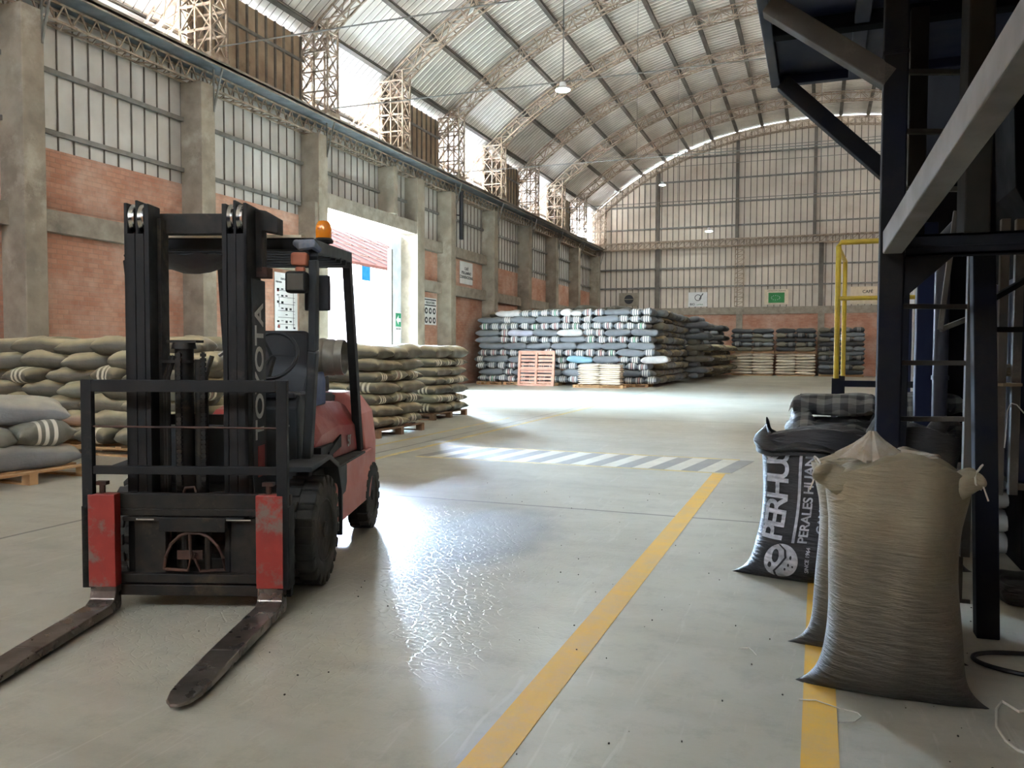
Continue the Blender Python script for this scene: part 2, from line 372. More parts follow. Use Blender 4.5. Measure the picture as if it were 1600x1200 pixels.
for z in (5.88, 7.17, 9.9, 11.45, 13.0, 14.55):
    xm = 15 if zr(15) > z else max([q/10 for q in range(150) if zr(q/10) > z+.3]); b.bb(-xm, xm, YF-.05, YF+.03, z-.05, z+.05)
relf(b.build('girt', GIRT, wf))
b = MB()
for x in (-10.3, -5.1, -.3, 4.9, 10.1):
    b.bb(x-.1, x+.1, YF-.25, YF-.05, 8.9, zr(x)-.5)
for x in (-10.3, .15, 10.6): b.bb(x-.13, x+.13, YF-.2, YF-.05, 4.47, 8.5)
relf(b.build('wall_post', PURL, wf))
b = MB()
for yy in (YF-.5, YF-.1):
    for z in (8.5, 8.95): b.beam((-14.9, yy, z), (14.9, yy, z), .07)
x = -14.8
while x < 14.8: b.beam((x, YF-.5, 8.5), (x, YF-.5, 8.95), .05); b.beam((x, YF-.5, 8.5), (x+.45, YF-.5, 8.95), .035); x += .45
for xx in (-5.15, -4.6):
    b.beam((xx, YF-.4, 4.5), (xx, YF-.4, 8.5), .06)
for k in range(13): z = 4.5+k*.31; b.beam((-5.15, YF-.4, z), (-4.6, YF-.4, z), .04); b.beam((-5.15, YF-.4, z), (-4.6, YF-.4, z+.31), .03)
relf(b.build('lattice_girder', TRUSS, wf))

# right wall (mostly behind the machinery) and front wall with its wide gateway
wr = empty('wall_right', (15, 0, 0), 0, kind='structure')
def relr(o): o.location = (-15, 0, 0); return o
b = MB(); b.bb(15, 15.3, -16, 55.6, 0, 5.62); relr(b.build('brickwork', BRL, wr))
b = MB(); b.bb(15, 15.05, -16, 55.6, 5.6, 8.6); b.bb(14.97, 15.0, -16, 55.6, 8.5, 8.6)
for a, c in CYI: b.bb(15, 15.05, a, c, 8.6, 11.05)
relr(b.build('cladding_sheet', SHEET, wr))
wfr = empty('wall_front', (0, -16, 0), 0, kind='structure')
b = MB(); b.bb(-15, 15, -.2, 0, 0, 11); b.bb(-9, 9, -.2, 0, 11, 14.5); b.build('brickwork', BRF, wfr)

# ---------------------------------------------------------------- roof
XO = 17.6
ce = empty('ceiling', (0, 0, 16), 0, kind='structure')
def relc(o): o.location = (0, 0, -16); return o
b = MB(); xs = [-XO+2*XO*k/64 for k in range(65)]; ys = []; y = -16.0
while y < 55.6: ys += [(y, 0), (y+.2, 0), (y+.235, .035), (y+.265, .035)]; y += .3
vs = [(x, yy, zr(x)+.12-dz) for yy, dz in ys for x in xs]; nx = len(xs)
fs = [(i*nx+k, i*nx+k+1, (i+1)*nx+k+1, (i+1)*nx+k) for i in range(len(ys)-1) for k in range(nx-1)]
b.add(vs, fs); b.m = [1 if (i//(nx-1)) % 4 == 2 else 0 for i in range(len(fs))]
relc(b.build('roof_sheet', [SHEETR, PURL], ce))
PX = [-.45+1.57*k for k in range(-11, 12)]
for x in PX:
    if abs(x) > 17.3: continue
    b = MB(); sl = math.atan(-(2*.0172*x+4*.00003*x**3)); rm = Matrix.Rotation(-sl, 3, 'Y')
    b.box((x, 19.8, zr(x)-.02), (.2, 71.4, .07), rm); b.box((x+.08*math.cos(sl), 19.8, zr(x)-.09+.08*math.sin(sl)), (.03, 71.4, .12), rm)
    relc(b.build('purlin', PURL, ce))
AY = [11.5, 16.3, 21.3, 26.0, 30.8, 35.6, 40.45, 45.2, 49.9, 55.05]
anames = ['crossing over the left edge of the frame', 'whose foot stands above the forklift', 'second along the ledge, with a dark lattice foot', 'third along, with a pale lattice foot over the doorway', 'fourth along, with a dark lattice foot', 'fifth along, with a pale lattice foot', 'sixth along', 'seventh along', 'eighth along, last before the gable', 'against the far gable wall']
for ay, an in zip(AY, anames):
    b = MB(); dep = .46; hw = .17
    N_ = 66; xs = [-16.9+33.8*k/N_ for k in range(N_+1)]
    def nrm(x):
        sl = -(2*.0172*x+4*.00003*x**3); L = math.hypot(1, sl); return (-sl/L, 1/L)
    top = [(x, zr(x)-.14) for x in xs]; bot = []
    for x in xs: nx_, nz_ = nrm(x); bot.append((x-nx_*dep, zr(x)-.14-nz_*dep))
    for k in range(N_):
        for q in (top, bot):
            for s_ in (-1, 1): b.beam((q[k][0], ay+s_*hw, q[k][1]), (q[k+1][0], ay+s_*hw, q[k+1][1]), .055)
        for s_ in (-1, 1):
            b.beam((top[k][0], ay+s_*hw, top[k][1]), (bot[k][0], ay+s_*hw, bot[k][1]), .03)
            A, B = (top[k], bot[k+1]) if k % 2 else (bot[k], top[k+1]); b.beam((A[0], ay+s_*hw, A[1]), (B[0], ay+s_*hw, B[1]), .03)
        b.beam((top[k][0], ay-hw, top[k][1]), (top[k][0], ay+hw, top[k][1]), .03); b.beam((bot[k][0], ay-hw, bot[k][1]), (bot[k][0], ay+hw, bot[k][1]), .03)
        b.beam((bot[k][0], ay-hw, bot[k][1]), (bot[k+1][0], ay+hw, bot[k+1][1]), .025)
    a = b.build('arch_truss', TRUSS); tag(a, 'curved steel lattice roof arch, '+an, 'roof arch')
    for sd in (-1, 1):
        b = MB(); xa, xb = sd*14.9, sd*13.95; y0, y1 = ay-.28, ay+.28; zt = zr(14.4)-.45; z0 = 8.72
        for x in (xa, xb, (xa+xb)/2):
            for yy in (y0, y1): b.beam((x, yy, z0), (x, yy, zr(x)-.5), .05)
        nl = 4
        for k in range(nl+1):
            z = z0+(zt-z0)*k/nl; z2 = z0+(zt-z0)*(k+1)/nl
            for yy in (y0, y1): b.beam((xa, yy, z), (xb, yy, z), .05)
            for x in (xa, xb): b.beam((x, y0, z), (x, y1, z), .045)
            if k < nl:
                xm = (xa+xb)/2; zm = (z+z2)/2
                for yy in (y0, y1):
                    if k % 2: b.beam((xa, yy, z), (xm, yy, z2), .035); b.beam((xb, yy, z), (xm, yy, z2), .035)
                    else: b.beam((xm, yy, z), (xa, yy, z2), .035); b.beam((xm, yy, z), (xb, yy, z2), .035)
                for x in (xa, xb): b.beam((x, y0, z), (x, y1, z2), .035); b.beam((x, y1, z), (x, y0, z2), .035)
        b.bb(xa-.05, xb+.05, y0-.05, y1+.05, 8.6, 8.72) if sd < 0 else b.bb(xb-.05, xa+.05, y0-.05, y1+.05, 8.6, 8.72)
        b.build('lattice_foot', TRUSS, a)
for y, z in ((11.5, 8.95), (16.3, 8.95), (21.3, 8.85), (30.8, 8.9), (40.45, 8.95), (45.2, 12.5), (49.9, 12.8)):
    b = MB(); xm = 13.95 if z < 12 else 11.9; b.tube([(-xm, y, z), (0, y, z-.06), (xm, y, z)], .018, 6); a = b.build('tie_rod', GIRT)
    tag(a, 'thin steel tie rod across the hall '+('low ' if z < 12 else 'high ')+'down, '+{11.5: 'nearest', 16.3: 'second nearest', 21.3: 'passing the brightest lamp', 30.8: 'fourth from the camera', 40.45: 'fifth from the camera', 45.2: 'sixth from the camera', 49.9: 'in front of the far gable'}[y], 'tie rod')
    for x in (-6.6, 0, 6.6):
        k = MB(); k.tube([(x, y, z), (x, y, zr(x)-.5)], .01, 5); k.build('hanger_rod', GIRT, a)
LAMPE = bpy.data.materials.new('lamp_glow'); LAMPE.use_nodes = True; LAMPE.node_tree.nodes['Principled BSDF'].inputs['Emission Color'].default_value = (.9, 1, 1, 1); LAMPE.node_tree.nodes['Principled BSDF'].inputs['Emission Strength'].default_value = 60
for (x, y, z), nm in (((-6.62, 21.3, 8.6), 'large and bright below the near tie rod'), ((-9.1, 50, 11.75), 'small, high before the far gable'), ((-5.75, 46, 8.2), 'small, low before the far wall')):
    h = empty('high_bay_lamp', (x, y, z), 0, 'round white hanging lamp, '+nm, 'lamp')
    b = MB(); b.lathe([(.03, .22), (.09, .2), (.1, .08), (.2, .03), (.21, 0), (.19, -.005)], n=24); b.build('lamp_housing', WHITE, h, True)
    b = MB(); b.cyl((0, 0, -.012), .18, .014, n=24); b.build('lamp_lens', LAMPE, h)
    b = MB(); b.tube([(0, 0, .2), (0, 0, zr(x)+(-.5 if y < 45 or y > 49 else .1)-z)], .008, 5); b.build('lamp_cable', BLACKP, h)

# ---------------------------------------------------------------- outside the doorway
GROUND = mat('courtyard_ground', lin(188, 186, 184), lin(176, 172, 168), .9, scale=.5)
b = MB(); b.bb(-90, -15.25, -60, 140, -.3, -.02); b.bb(15.3, 60, -60, 140, -.3, -.02); b.bb(-90, 60, -80, -16, -.3, -.02); tag(b.build('courtyard_ground', GROUND), kind='structure')
FAC = mat('white_rendered_facade', lin(236, 238, 242), lin(226, 230, 236), .8, scale=.5)
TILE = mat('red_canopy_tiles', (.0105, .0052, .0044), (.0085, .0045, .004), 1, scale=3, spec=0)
BLU = mat('blue_glass', (.001, .008, .02), (.002, .012, .026), 1, spec=0)
bd = empty('office_building', (-30, 50, 0), 0, 'overexposed white building with blue windows seen through the doorway', 'building')
b = MB(); b.bb(-6, 0, -31, 45, 0, 8.9); b.build('facade', FAC, bd)
for (y0, z0) in ((-.7, 6.45), (4.2, 6.55), (9.5, 6.5), (-14, 6.5)):
    b = MB(); b.bb(-.02, .04, y0, y0+2.1, z0, z0+1.3); b.build('window_pane', BLU, bd)
YPL = mat('yellow_plinth_paint', lin(220, 200, 120), lin(210, 190, 110), .7)
for y0 in (-6, 6.5): b = MB(); b.bb(0, .12, y0, y0+2, 3.6, 3.8); b.bb(0, .1, y0+.6, y0+.8, 3.8, 5.2); b.build('wall_bracket', YPL, bd)
cn = empty('tiled_canopy', (-24, 46, 0), 0, 'red tiled canopy roof with a white post seen through the doorway', 'canopy')
b = MB(); b.add([(-4, -14, 8.8), (-4, 14, 8.8), (3, 14, 5.65), (3, -14, 5.65), (-4, -14, 8.95), (-4, 14, 8.95), (3, 14, 5.8), (3, -14, 5.8)], [(3,2,1,0),(4,5,6,7),(0,1,5,4),(1,2,6,5),(2,3,7,6),(3,0,4,7)]); b.build('tile_roof', TILE, cn)
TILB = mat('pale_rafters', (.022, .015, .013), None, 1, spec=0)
for k in range(18):
    y = -13+1.55*k; b = MB(); b.beam((-3.9, y, 8.97), (2.9, y, 5.9), .06); b.build('rafter', TILB, cn)
for x in (-2.5, -.5, 1.5): b = MB(); b.beam((x, -14, 5.8+(3-x)*.45+.03), (x, 14, 5.8+(3-x)*.45+.03), .05); b.build('batten', TILB, cn)
for y in (-9.8, 2): b = MB(); b.bb(2.5, 2.8, y, y+.3, 0, 5.85); b.build('canopy_post', FAC, cn)

# ================================================================ forklift
BLK = mat('black_mast_steel', lin(26, 25, 25), lin(36, 34, 32), .6, .0, scale=5, c3=lin(74, 66, 54), s3=2.5, lo3=.6, hi3=.8, spec=.22)
BLK2 = mat('greasy_black_steel', lin(26, 24, 22), lin(44, 38, 30), .6, .0, scale=9, c3=lin(84, 70, 50), s3=5, lo3=.56, hi3=.75, spec=.25)
DGR = mat('dark_grey_panel', lin(50, 52, 53), lin(38, 40, 41), .65, .0, scale=3, c3=lin(110, 106, 96), s3=2, lo3=.6, hi3=.9)
REDP = mat('faded_red_paint', lin(150, 46, 42), lin(136, 40, 38), .42, .05, scale=3, c3=lin(176, 110, 98), s3=1.6, lo3=.45, hi3=.75)
PINKP = mat('sun_faded_red_paint', lin(206, 130, 118), lin(194, 108, 98), .5, .05, scale=3, c3=lin(150, 140, 132), s3=2, lo3=.62, hi3=.8)
REDF = mat('scuffed_red_shank', lin(148, 46, 36), lin(130, 40, 32), .5, .1, scale=6, c3=lin(112, 96, 86), s3=4.5, lo3=.52, hi3=.62)
FORK = mat('worn_fork_steel', lin(128, 120, 112), lin(92, 80, 72), .3, .75, scale=5, c3=lin(190, 184, 176), s3=9, lo3=.6, hi3=.8)
RUSTS = mat('rusty_steel', lin(86, 56, 42), lin(58, 42, 34), .7, .3, scale=9)
CHR = mat('polished_steel', lin(210, 210, 208), lin(180, 180, 178), .2, 1.0)
RUB = mat('dusty_tyre_rubber', lin(48, 46, 43), lin(66, 62, 55), .85, scale=8, c3=lin(98, 90, 76), s3=4, lo3=.58, hi3=.8)
RIM = mat('dirty_wheel_rim', lin(64, 58, 52), lin(44, 40, 38), .7, .3, scale=9, c3=lin(110, 84, 60), s3=6, lo3=.55, hi3=.75)
SEATM = mat('black_vinyl', lin(22, 22, 24), lin(34, 34, 36), .55)
GALV = mat('weathered_gas_bottle', lin(150, 144, 130), lin(118, 112, 100), .5, .4, scale=5)
BLUEP = mat('blue_plastic', lin(30, 62, 120), lin(24, 48, 98), .45)
GLASSY = mat('lamp_reflector_glass', lin(96, 96, 88), lin(80, 80, 74), .15, .2)
LETT = mat('pale_grey_lettering', lin(190, 188, 182), lin(160, 158, 152), .6)
o_ = N('orange_beacon_lens'); o_.b.inputs['Transmission Weight'].default_value = .5; o_.b.inputs['Emission Color'].default_value = (1, .25, .01, 1); o_.b.inputs['Emission Strength'].default_value = .0
AMB = o_.out(lin(255, 150, 30), .15)
TURN = mat('dusty_orange_lens', lin(176, 104, 76), lin(150, 88, 64), .6)

FK = empty('forklift', (-3.418, 4.051, 0), R_(19.2), 'red and black forklift truck with lowered bare forks parked on the concrete floor', 'forklift')
def fb(name, m_, bevel=.006, smooth=False):
    return lambda b, parent=FK: b.build(name, m_, parent, smooth, bevel)
# forks: shank + blade, one mesh each with the red paint on the shank as a sub-part
for sx in (-.46, .465):
    b = MB(); w = .142
    prof = [(-.585, .66), (-.585, .03), (-.60, .015), (-1.80, .02), (-1.83, .03), (-.70, .065), (-.655, .09), (-.648, .13), (-.648, .66)]
    n_ = len(prof); tp = [(-1.0, w/2), (-1.55, w/2), (-1.76, w*.42), (-1.83, w*.2)]
    # build as stations so that the tip narrows
    b.prism([(-.585, .66), (-.585, .04), (-.60, .018), (-1.3, .018), (-1.3, .062), (-.70, .068), (-.66, .088), (-.648, .13), (-.648, .66)], sx-w/2, sx+w/2, 'X')
    rings = []
    for y, hw, z0, z1 in ((-1.3, w/2, .018, .062), (-1.62, w/2, .02, .05), (-1.72, w*.46, .021, .046), (-1.79, w*.34, .022, .042), (-1.83, w*.12, .024, .038)):
        rings.append([(sx-hw, y, z0), (sx+hw, y, z0), (sx+hw, y, z1), (sx-hw, y, z1)])
    b.loft(rings); f = b.build('fork', FORK, FK, bevel=.006)
    b = MB(); b.bb(sx-w/2-.004, sx+w/2+.004, -.656, -.59, .155, .665); b.build('painted_shank', REDF, f, bevel=.004)
    b = MB(); b.cyl((sx-.02, -.6, .69), .016, .06, n=10); b.bb(sx-.05, sx+.01, -.62, -.58, .71, .73); b.build('locking_pin', RUSTS, f)
# carriage
b = MB(); b.bb(-.52, .56, -.585, -.545, .575, .66); b.bb(-.52, .56, -.585, -.55, .535, .575); b.bb(-.52, .56, -.585, -.535, .16, .21); b.bb(-.52, .56, -.585, -.545, .09, .15)
for k in range(9): b.bb(-.42+k*.105, -.36+k*.105, -.588, -.58, .565, .575)
b.bb(-.38, .3, -.586, -.57, .505, .53); b.bb(-.17, .2, -.6, -.56, .45, .53)
carr = b.build('carriage', BLK2, FK, bevel=.004)
for x0, x1 in ((-.33, -.155), (.215, .40)): b = MB(); b.bb(x0, x1, -.55, -.535, .2, .52); b.build('side_plate', BLK2, carr, bevel=.003)
for x0, x1 in ((-.30, -.2), (.2, .34)): b = MB(); b.bb(x0, x1, -.59, -.58, .512, .52); b.build('bright_strip', CHR, carr)
b = MB(); b.tube([(-.155, -.57, .235), (-.145, -.575, .3), (-.11, -.58, .38), (-.06, -.58, .425), (-.02, -.58, .44), (.05, -.58, .44), (.1, -.58, .42), (.15, -.58, .37), (.18, -.575, .3), (.185, -.57, .235), (.05, -.57, .225), (.02, -.58, .3), (.03, -.585, .33)], .009, 7)
b.tube([(-.155, -.57, .235), (-.02, -.575, .23), (0, -.58, .3), (-.005, -.58, .44)], .009, 7); b.bb(-.08, .06, -.57, -.56, .29, .34); b.build('hose_guard', RUSTS, carr, True)
b = MB()
for x in (-.05, .08): b.tube([(x, -.52, .14), (x, -.54, .3), (x, -.53, .5)], .02, 8)
b.build('hydraulic_hose', BLK2, carr, True)
b = MB(); b.tube([(-.04, -.57, .665), (-.03, -.57, .69), (.02, -.57, .695), (.03, -.57, .665)], .008, 6); b.build('lifting_ring', RUSTS, carr)
# load backrest
BR = empty('load_backrest', (0, 0, 0)); BR.parent = FK
b = MB(); y0, y1 = -.655, -.615
b.bb(-.565, -.505, y0, y1, .15, 1.29); b.bb(.505, .565, y0, y1, .15, 1.29); b.bb(-.505, .505, y0, y1, 1.225, 1.29); b.bb(-.505, .505, y0+.005, y1, .775, .82)
b.bb(-.57, -.53, y0, y1+.07, .15, .6); b.bb(.53, .57, y0, y1+.07, .15, .6)
b.build('frame', BLK, BR, bevel=.004)
b = MB(); b.tube([(-.51, -.635, 1.035), (.51, -.635, 1.03)], .006, 6); b.build('cross_wire', RUSTS, BR)
# mast
MS = empty('mast', (0, 0, 0)); MS.parent = FK
for sgn in (-1, 1):
    mc = -.045
    def bx(a, c, y0, y1, z0, z1): b.bb(mc+sgn*a, mc+sgn*c, y0, y1, z0, z1)
    b = MB(); bx(.325, .345, -.5, -.27, .1, 2.27); bx(.285, .345, -.5, -.487, .1, 2.10); bx(.285, .345, -.29, -.27, .1, 2.2); b.build('outer_channel', BLK, MS, bevel=.003)
    b = MB(); bx(.268, .283, -.495, -.3, .12, 2.285); bx(.235, .283, -.498, -.485, .12, 2.10); bx(.235, .283, -.32, -.3, .12, 2.2); b.build('middle_channel', BLK, MS, bevel=.003)
    b = MB(); bx(.205, .232, -.5, -.36, .12, 2.265); b.build('inner_channel', BLK, MS, bevel=.003)
    b = MB(); bx(.185, .21, -.4, -.3, .1, 2.2); b.build('chain_channel', BLK2, MS, bevel=.003)
    for xr in (.304, .251): b = MB(); b.lathe([(.02, -.014), (.085, -.017), (.076, 0), (.085, .017), (.02, .014)], (mc+sgn*xr, -.42, 2.19), 'X', 24); b.build('chain_sheave', CHR, MS, True)
    b = MB(); b.tube([(mc+sgn*.225, -.28, .3), (mc+sgn*.225, -.28, 1.95)], .026, 10); b.tube([(mc+sgn*.225, -.28, 1.95), (mc+sgn*.225, -.28, 2.2)], .018, 8); b.build('lift_cylinder', BLK2, MS, True)
    b = MB()
    z = .35
    while z < 1.42: b.bb(mc+sgn*.07-.014, mc+sgn*.07+.014, -.455, -.435, z, z+.018); b.bb(mc+sgn*.07-.008, mc+sgn*.07+.008, -.45, -.44, z+.018, z+.026); z += .026
    b.build('lift_chain', BLK2, MS)
b = MB(); b.bb(-.27, .2, -.33, -.27, 2.12, 2.24); b.build('top_crossbar', BLK2, MS, bevel=.006)
b = MB(); b.prism([(.30, 2.26), (.36, 2.25), (.43, 2.21), (.43, 2.12), (.32, 2.14)], -.36, -.26, 'Y'); b.bb(.3, .34, -.36, -.28, 1.9, 2.25); b.build('side_bracket', BLK2, MS, bevel=.004)
b = MB(); b.bb(-.43, -.39, -.4, -.34, 2.16, 2.23); b.build('end_block', RUSTS, MS, bevel=.004)
b = MB(); b.bb(.302, .37, -.36, -.27, 1.87, 1.93); b.build('clamp', RUSTS, MS, bevel=.003)
b = MB(); b.bb(.30, .308, -.44, -.22, .6, 1.86); tp_ = b.build('side_plate', DGR, MS, bevel=.003)
b = MB(); b.bb(-.25, .16, -.36, -.3, .14, .24); b.build('lower_crossbar', BLK2, MS, bevel=.004); b = MB(); b.bb(-.25, .16, -.34, -.3, 1.02, 1.08); b.build('middle_crossbar', BLK2, MS, bevel=.004)
text('lettering', 'TOYOTA', .19, LETT, tp_, (.309, -.33, 1.33), (0, R_(-90), R_(180)), 1)
b = MB(); b.bb(.308, .311, -.37, -.26, .72, .9); b.build('red_sticker', REDP, MS)
b = MB(); b.tube([(-.12, -.36, .2), (-.12, -.36, 1.46)], .052, 16); b.tube([(-.12, -.36, 1.46), (-.12, -.36, 1.50)], [.07, .06], 16); b.bb(-.2, -.03, -.41, -.3, 1.495, 1.51)
b.tube([(-.03, -.36, .5), (-.03, -.36, 1.4)], .03, 10); b.bb(-.24, -.06, -.42, -.32, 1.38, 1.395); b.build('free_lift_cylinder', BLK2, MS, True)
b = MB()
for x in (-.2, -.215, .02): b.tube([(x, -.4, .3), (x+.01, -.42, .9), (x, -.4, 1.3), (x+.03, -.38, 1.42)], .014, 7)
b.build('hydraulic_hose', BLK2, MS, True)
b = MB(); b.tube([(.03, -.1, 1.5), (.1, -.12, 1.28), (.16, -.1, 1.05)], .014, 7); b.tube([(.06, -.1, 1.48), (.13, -.12, 1.27), (.19, -.1, 1.05)], .014, 7); b.tube([(-.02, -.1, 1.42), (.06, -.1, 1.48), (.16, -.1, 1.54)], .012, 6); b.build('control_lever', CHR, FK, True)
# chassis and body
b = MB(); b.bb(-.42, .42, -.28, .1, .2, .62); b.bb(-.25, .25, -.35, -.2, .14, .32); b.build('front_axle_housing', BLK2, FK, bevel=.01)
b = MB(); b.prism([(.42, .27), (1.5, .27), (1.62, .45), (1.62, .66), (.4, .66)], .40, .575, 'X'); b.prism([(.42, .27), (1.5, .27), (1.62, .45), (1.62, .66), (.4, .66)], -.575, -.40, 'X')
b.bb(-.4, .4, .35, 1.9, .22, .62); body = b.build('chassis', PINKP, FK, bevel=.012)
b = MB(); b.prism([(.43, .45), (.62, .47), (.66, .53), (.66, .655), (.43, .655)], .574, .582, 'X'); b.build('grey_step_patch', DGR, body)
b = MB(); b.bb(.34, .58, .38, 1.3, .655, .67); b.bb(-.58, -.34, .38, 1.3, .655, .67); b.build('step_plate', BLK2, body, bevel=.004)
b = MB(); b.bb(-.5, .5, .08, .45, .6, .68); b.build('floor_plate', BLK, FK, bevel=.005)
# counterweight
b = MB(); rings = []
for z, hx, y0, y1 in ((.25, .46, 1.75, 1.95), (.45, .54, 1.6, 2.0), (.7, .545, 1.45, 2.0), (.95, .52, 1.42, 1.98), (1.08, .44, 1.45, 1.92), (1.12, .36, 1.5, 1.86)):
    c = .1; rings.append([(-hx, y0, z), (hx, y0, z), (hx, y1-c, z), (hx-c, y1, z), (-hx+c, y1, z), (-hx, y1-c, z)])
b.loft(rings); b.build('counterweight', PINKP, FK, bevel=.02)
# engine hood with faceted shoulders
b = MB(); rings = []
for y, hb, ht, zt in ((.5, .385, .345, .97), (.62, .40, .33, 1.04), (.95, .43, .33, 1.08), (1.3, .47, .36, 1.06), (1.5, .5, .4, 1.0)):
    rings.append([(-hb-.02, y, .67), (hb+.02, y, .67), (hb+.015, y, zt-.18), (ht, y, zt), (-ht, y, zt), (-hb-.015, y, zt-.18)])
b.loft(rings); hood = b.build('engine_hood', REDP, FK, bevel=.005)
b = MB(); b.bb(.38, .45, .47, .8, .67, .79); b.prism([(.62, .70), (1.0, .74), (1.0, .83), (.66, .74)], .42, .462, 'X'); b.build('black_vent', BLK, hood)
text('numerals', '50', .12, LETT, hood, (.478, 1.2, .76), (R_(90), 0, R_(90)), 1.1)
b = MB(); b.bb(-.3, .3, 1.0, 1.4, 1.06, 1.12); b.bb(-.2, .3, 1.35, 1.55, 1.0, 1.1); b.build('hood_lid', DGR, hood, bevel=.01)
# seat, steering wheel, dash
b = MB(); rings = []
for z, y, hx, th in ((1.13, .78, .22, .1), (1.3, .84, .24, .1), (1.5, .9, .23, .09), (1.6, .93, .2, .06)):
    rings.append([(.04-hx, y, z), (.04+hx, y, z), (.04+hx-.02, y+th, z), (.04-hx+.02, y+th, z)])
b.loft(rings); b.bb(-.2, .28, .42, .86, 1.06, 1.16); b.build('seat', SEATM, FK, bevel=.03, seg=3)
b = MB(); sw = Matrix.Rotation(R_(62), 3, 'X'); pts = [Vector((.17, .3, 1.42))+sw @ Vector((.17*math.cos(t), .17*math.sin(t), 0)) for t in [2*math.pi*k/28 for k in range(29)]]
b.tube(pts, .013, 8, cap=False); b.tube([Vector((.17, .3, 1.42))-sw @ Vector((0, 0, .03)), (.14, .12, 1.1)], .025, 8)
for a in (0, 2.1, 4.2): b.beam((.17, .3, 1.42), Vector((.17, .3, 1.42))+sw @ Vector((.17*math.cos(a), .17*math.sin(a), 0)), .02, .01)
b.build('steering_wheel', SEATM, FK, True)
b = MB(); b.prism([(-.02, .62), (.12, .62), (.14, 1.12), (.02, 1.18), (-.05, 1.1)], .0, .44, 'X'); b.prism([(-.02, .62), (.12, .62), (.14, 1.0), (-.03, .98)], -.44, .0, 'X'); dash = b.build('front_cowl', DGR, FK, bevel=.012)
text('model_lettering', 'S', .075, LETT, dash, (.37, -.045, 1.0), (R_(90), 0, 0), 1.3)
b = MB(); b.bb(.1, .42, -.04, .1, 1.16, 1.19); b.tube([(.36, -.02, 1.19), (.36, -.02, 1.27)], .02, 8); b.bb(.2, .3, -.02, .05, 1.19, 1.22); b.build('instrument_panel', SEATM, dash, bevel=.004)
b = MB(); b.prism([(.62, 1.06), (.95, 1.06), (.95, 1.24), (.9, 1.3), (.7, 1.3)], .33, .36, 'X'); b.build('side_guard', BLUEP, FK, bevel=.01)
# gas bottle behind the seat
b = MB(); b.lathe([(.001, -.46), (.09, -.45), (.14, -.41), (.15, -.38), (.15, -.1), (.156, -.09), (.156, -.05), (.15, -.04), (.15, .16), (.156, .17), (.156, .2), (.148, .21), (.15, .27), (.13, .3), (.125, .27), (.06, .27), (.001, .28)], (.0, 1.55, 1.4), 'X', 32); gb = b.build('gas_bottle', GALV, FK, True)
b = MB(); b.lathe([(.13, .3), (.145, .3), (.145, .36), (.135, .36), (.13, .3)], (0, 1.55, 1.4), 'X', 32); b.build('bottle_collar', GALV, gb, True)
b = MB(); b.bb(-.3, .2, 1.42, 1.68, 1.12, 1.25); b.build('bottle_bracket', BLK, FK, bevel=.01)
# overhead guard
G = empty('overhead_guard', (0, 0, 0)); G.parent = FK
for s_ in (-1, 1):
    b = MB(); b.beam((s_*.475, .03, .66), (s_*.54, -.03, 1.45), .055, .075); b.beam((s_*.54, -.03, 1.45), (s_*.565, -.1, 2.0), .05, .07); b.beam((s_*.565, -.1, 2.0), (s_*.54, -.02, 2.09), .05, .07); b.build('front_pillar', BLK if s_ < 0 else DGR, G, bevel=.008)
    b = MB(); b.beam((s_*.5, 1.42, .64), (s_*.475, 1.15, 2.12), .06, .1); b.build('rear_pillar', BLK, G, bevel=.008)
    b = MB(); b.beam((s_*.54, -.06, 2.09), (s_*.475, 1.2, 2.165), .055, .08); b.build('side_rail', DGR, G, bevel=.008)
b = MB(); b.bb(-.57, .57, -.12, -.03, 2.06, 2.13); b.bb(-.5, .5, 1.13, 1.2, 2.1, 2.18)
for k in range(7): y = .12+k*.15; b.bb(-.53, .53, y, y+.03, 2.07, 2.11)
b.build('roof_bars', BLK, G, bevel=.004)
b = MB(); b.bb(-.57, .50, -.135, -.05, 2.128, 2.146); b.build('dusty_top_edge', mat('dusty_edge', lin(206, 192, 164), None, .8), G)
b = MB()
vs = [(-.56+.5*u/10, -.05+.5*v/8, 2.05-.10*math.sin(math.pi*u/10)*math.sin(math.pi*v/8)-.02*random.Random(u*9+v).random()) for v in range(9) for u in range(11)]
b.add(vs, [(v*11+u, v*11+u+1, (v+1)*11+u+1, (v+1)*11+u) for v in range(8) for u in range(10)]); b.build('sagging_sheet', mat('torn_grey_tarpaulin', lin(70, 74, 82), lin(56, 60, 66), .5), G, True)
RAG = mat('blue_grey_rag', lin(70, 84, 110), lin(120, 124, 130), .8, scale=14)
b = MB(); b.tube([(.46, -.13, 2.1), (.5, -.15, 2.08), (.57, -.14, 2.09), (.59, -.08, 2.06)], [.02, .035, .03, .02], 9); b.build('tied_rag', RAG, G, True)
b = MB(); b.lathe([(.06, 0), (.065, .015), (.052, .03)], (.52, .3, 2.155), n=20); bc = b.build('beacon_base', BLK, FK, True); b = MB(); b.lathe([(.05, .0), (.052, .05), (.048, .09), (.034, .115), (.001, .125)], (.52, .3, 2.18), n=24); b.build('beacon_lens', AMB, bc, True)
b = MB(); b.cyl((.52, .3, 2.21), .022, .07, n=12); b.build('beacon_rotor', RUSTS, bc)
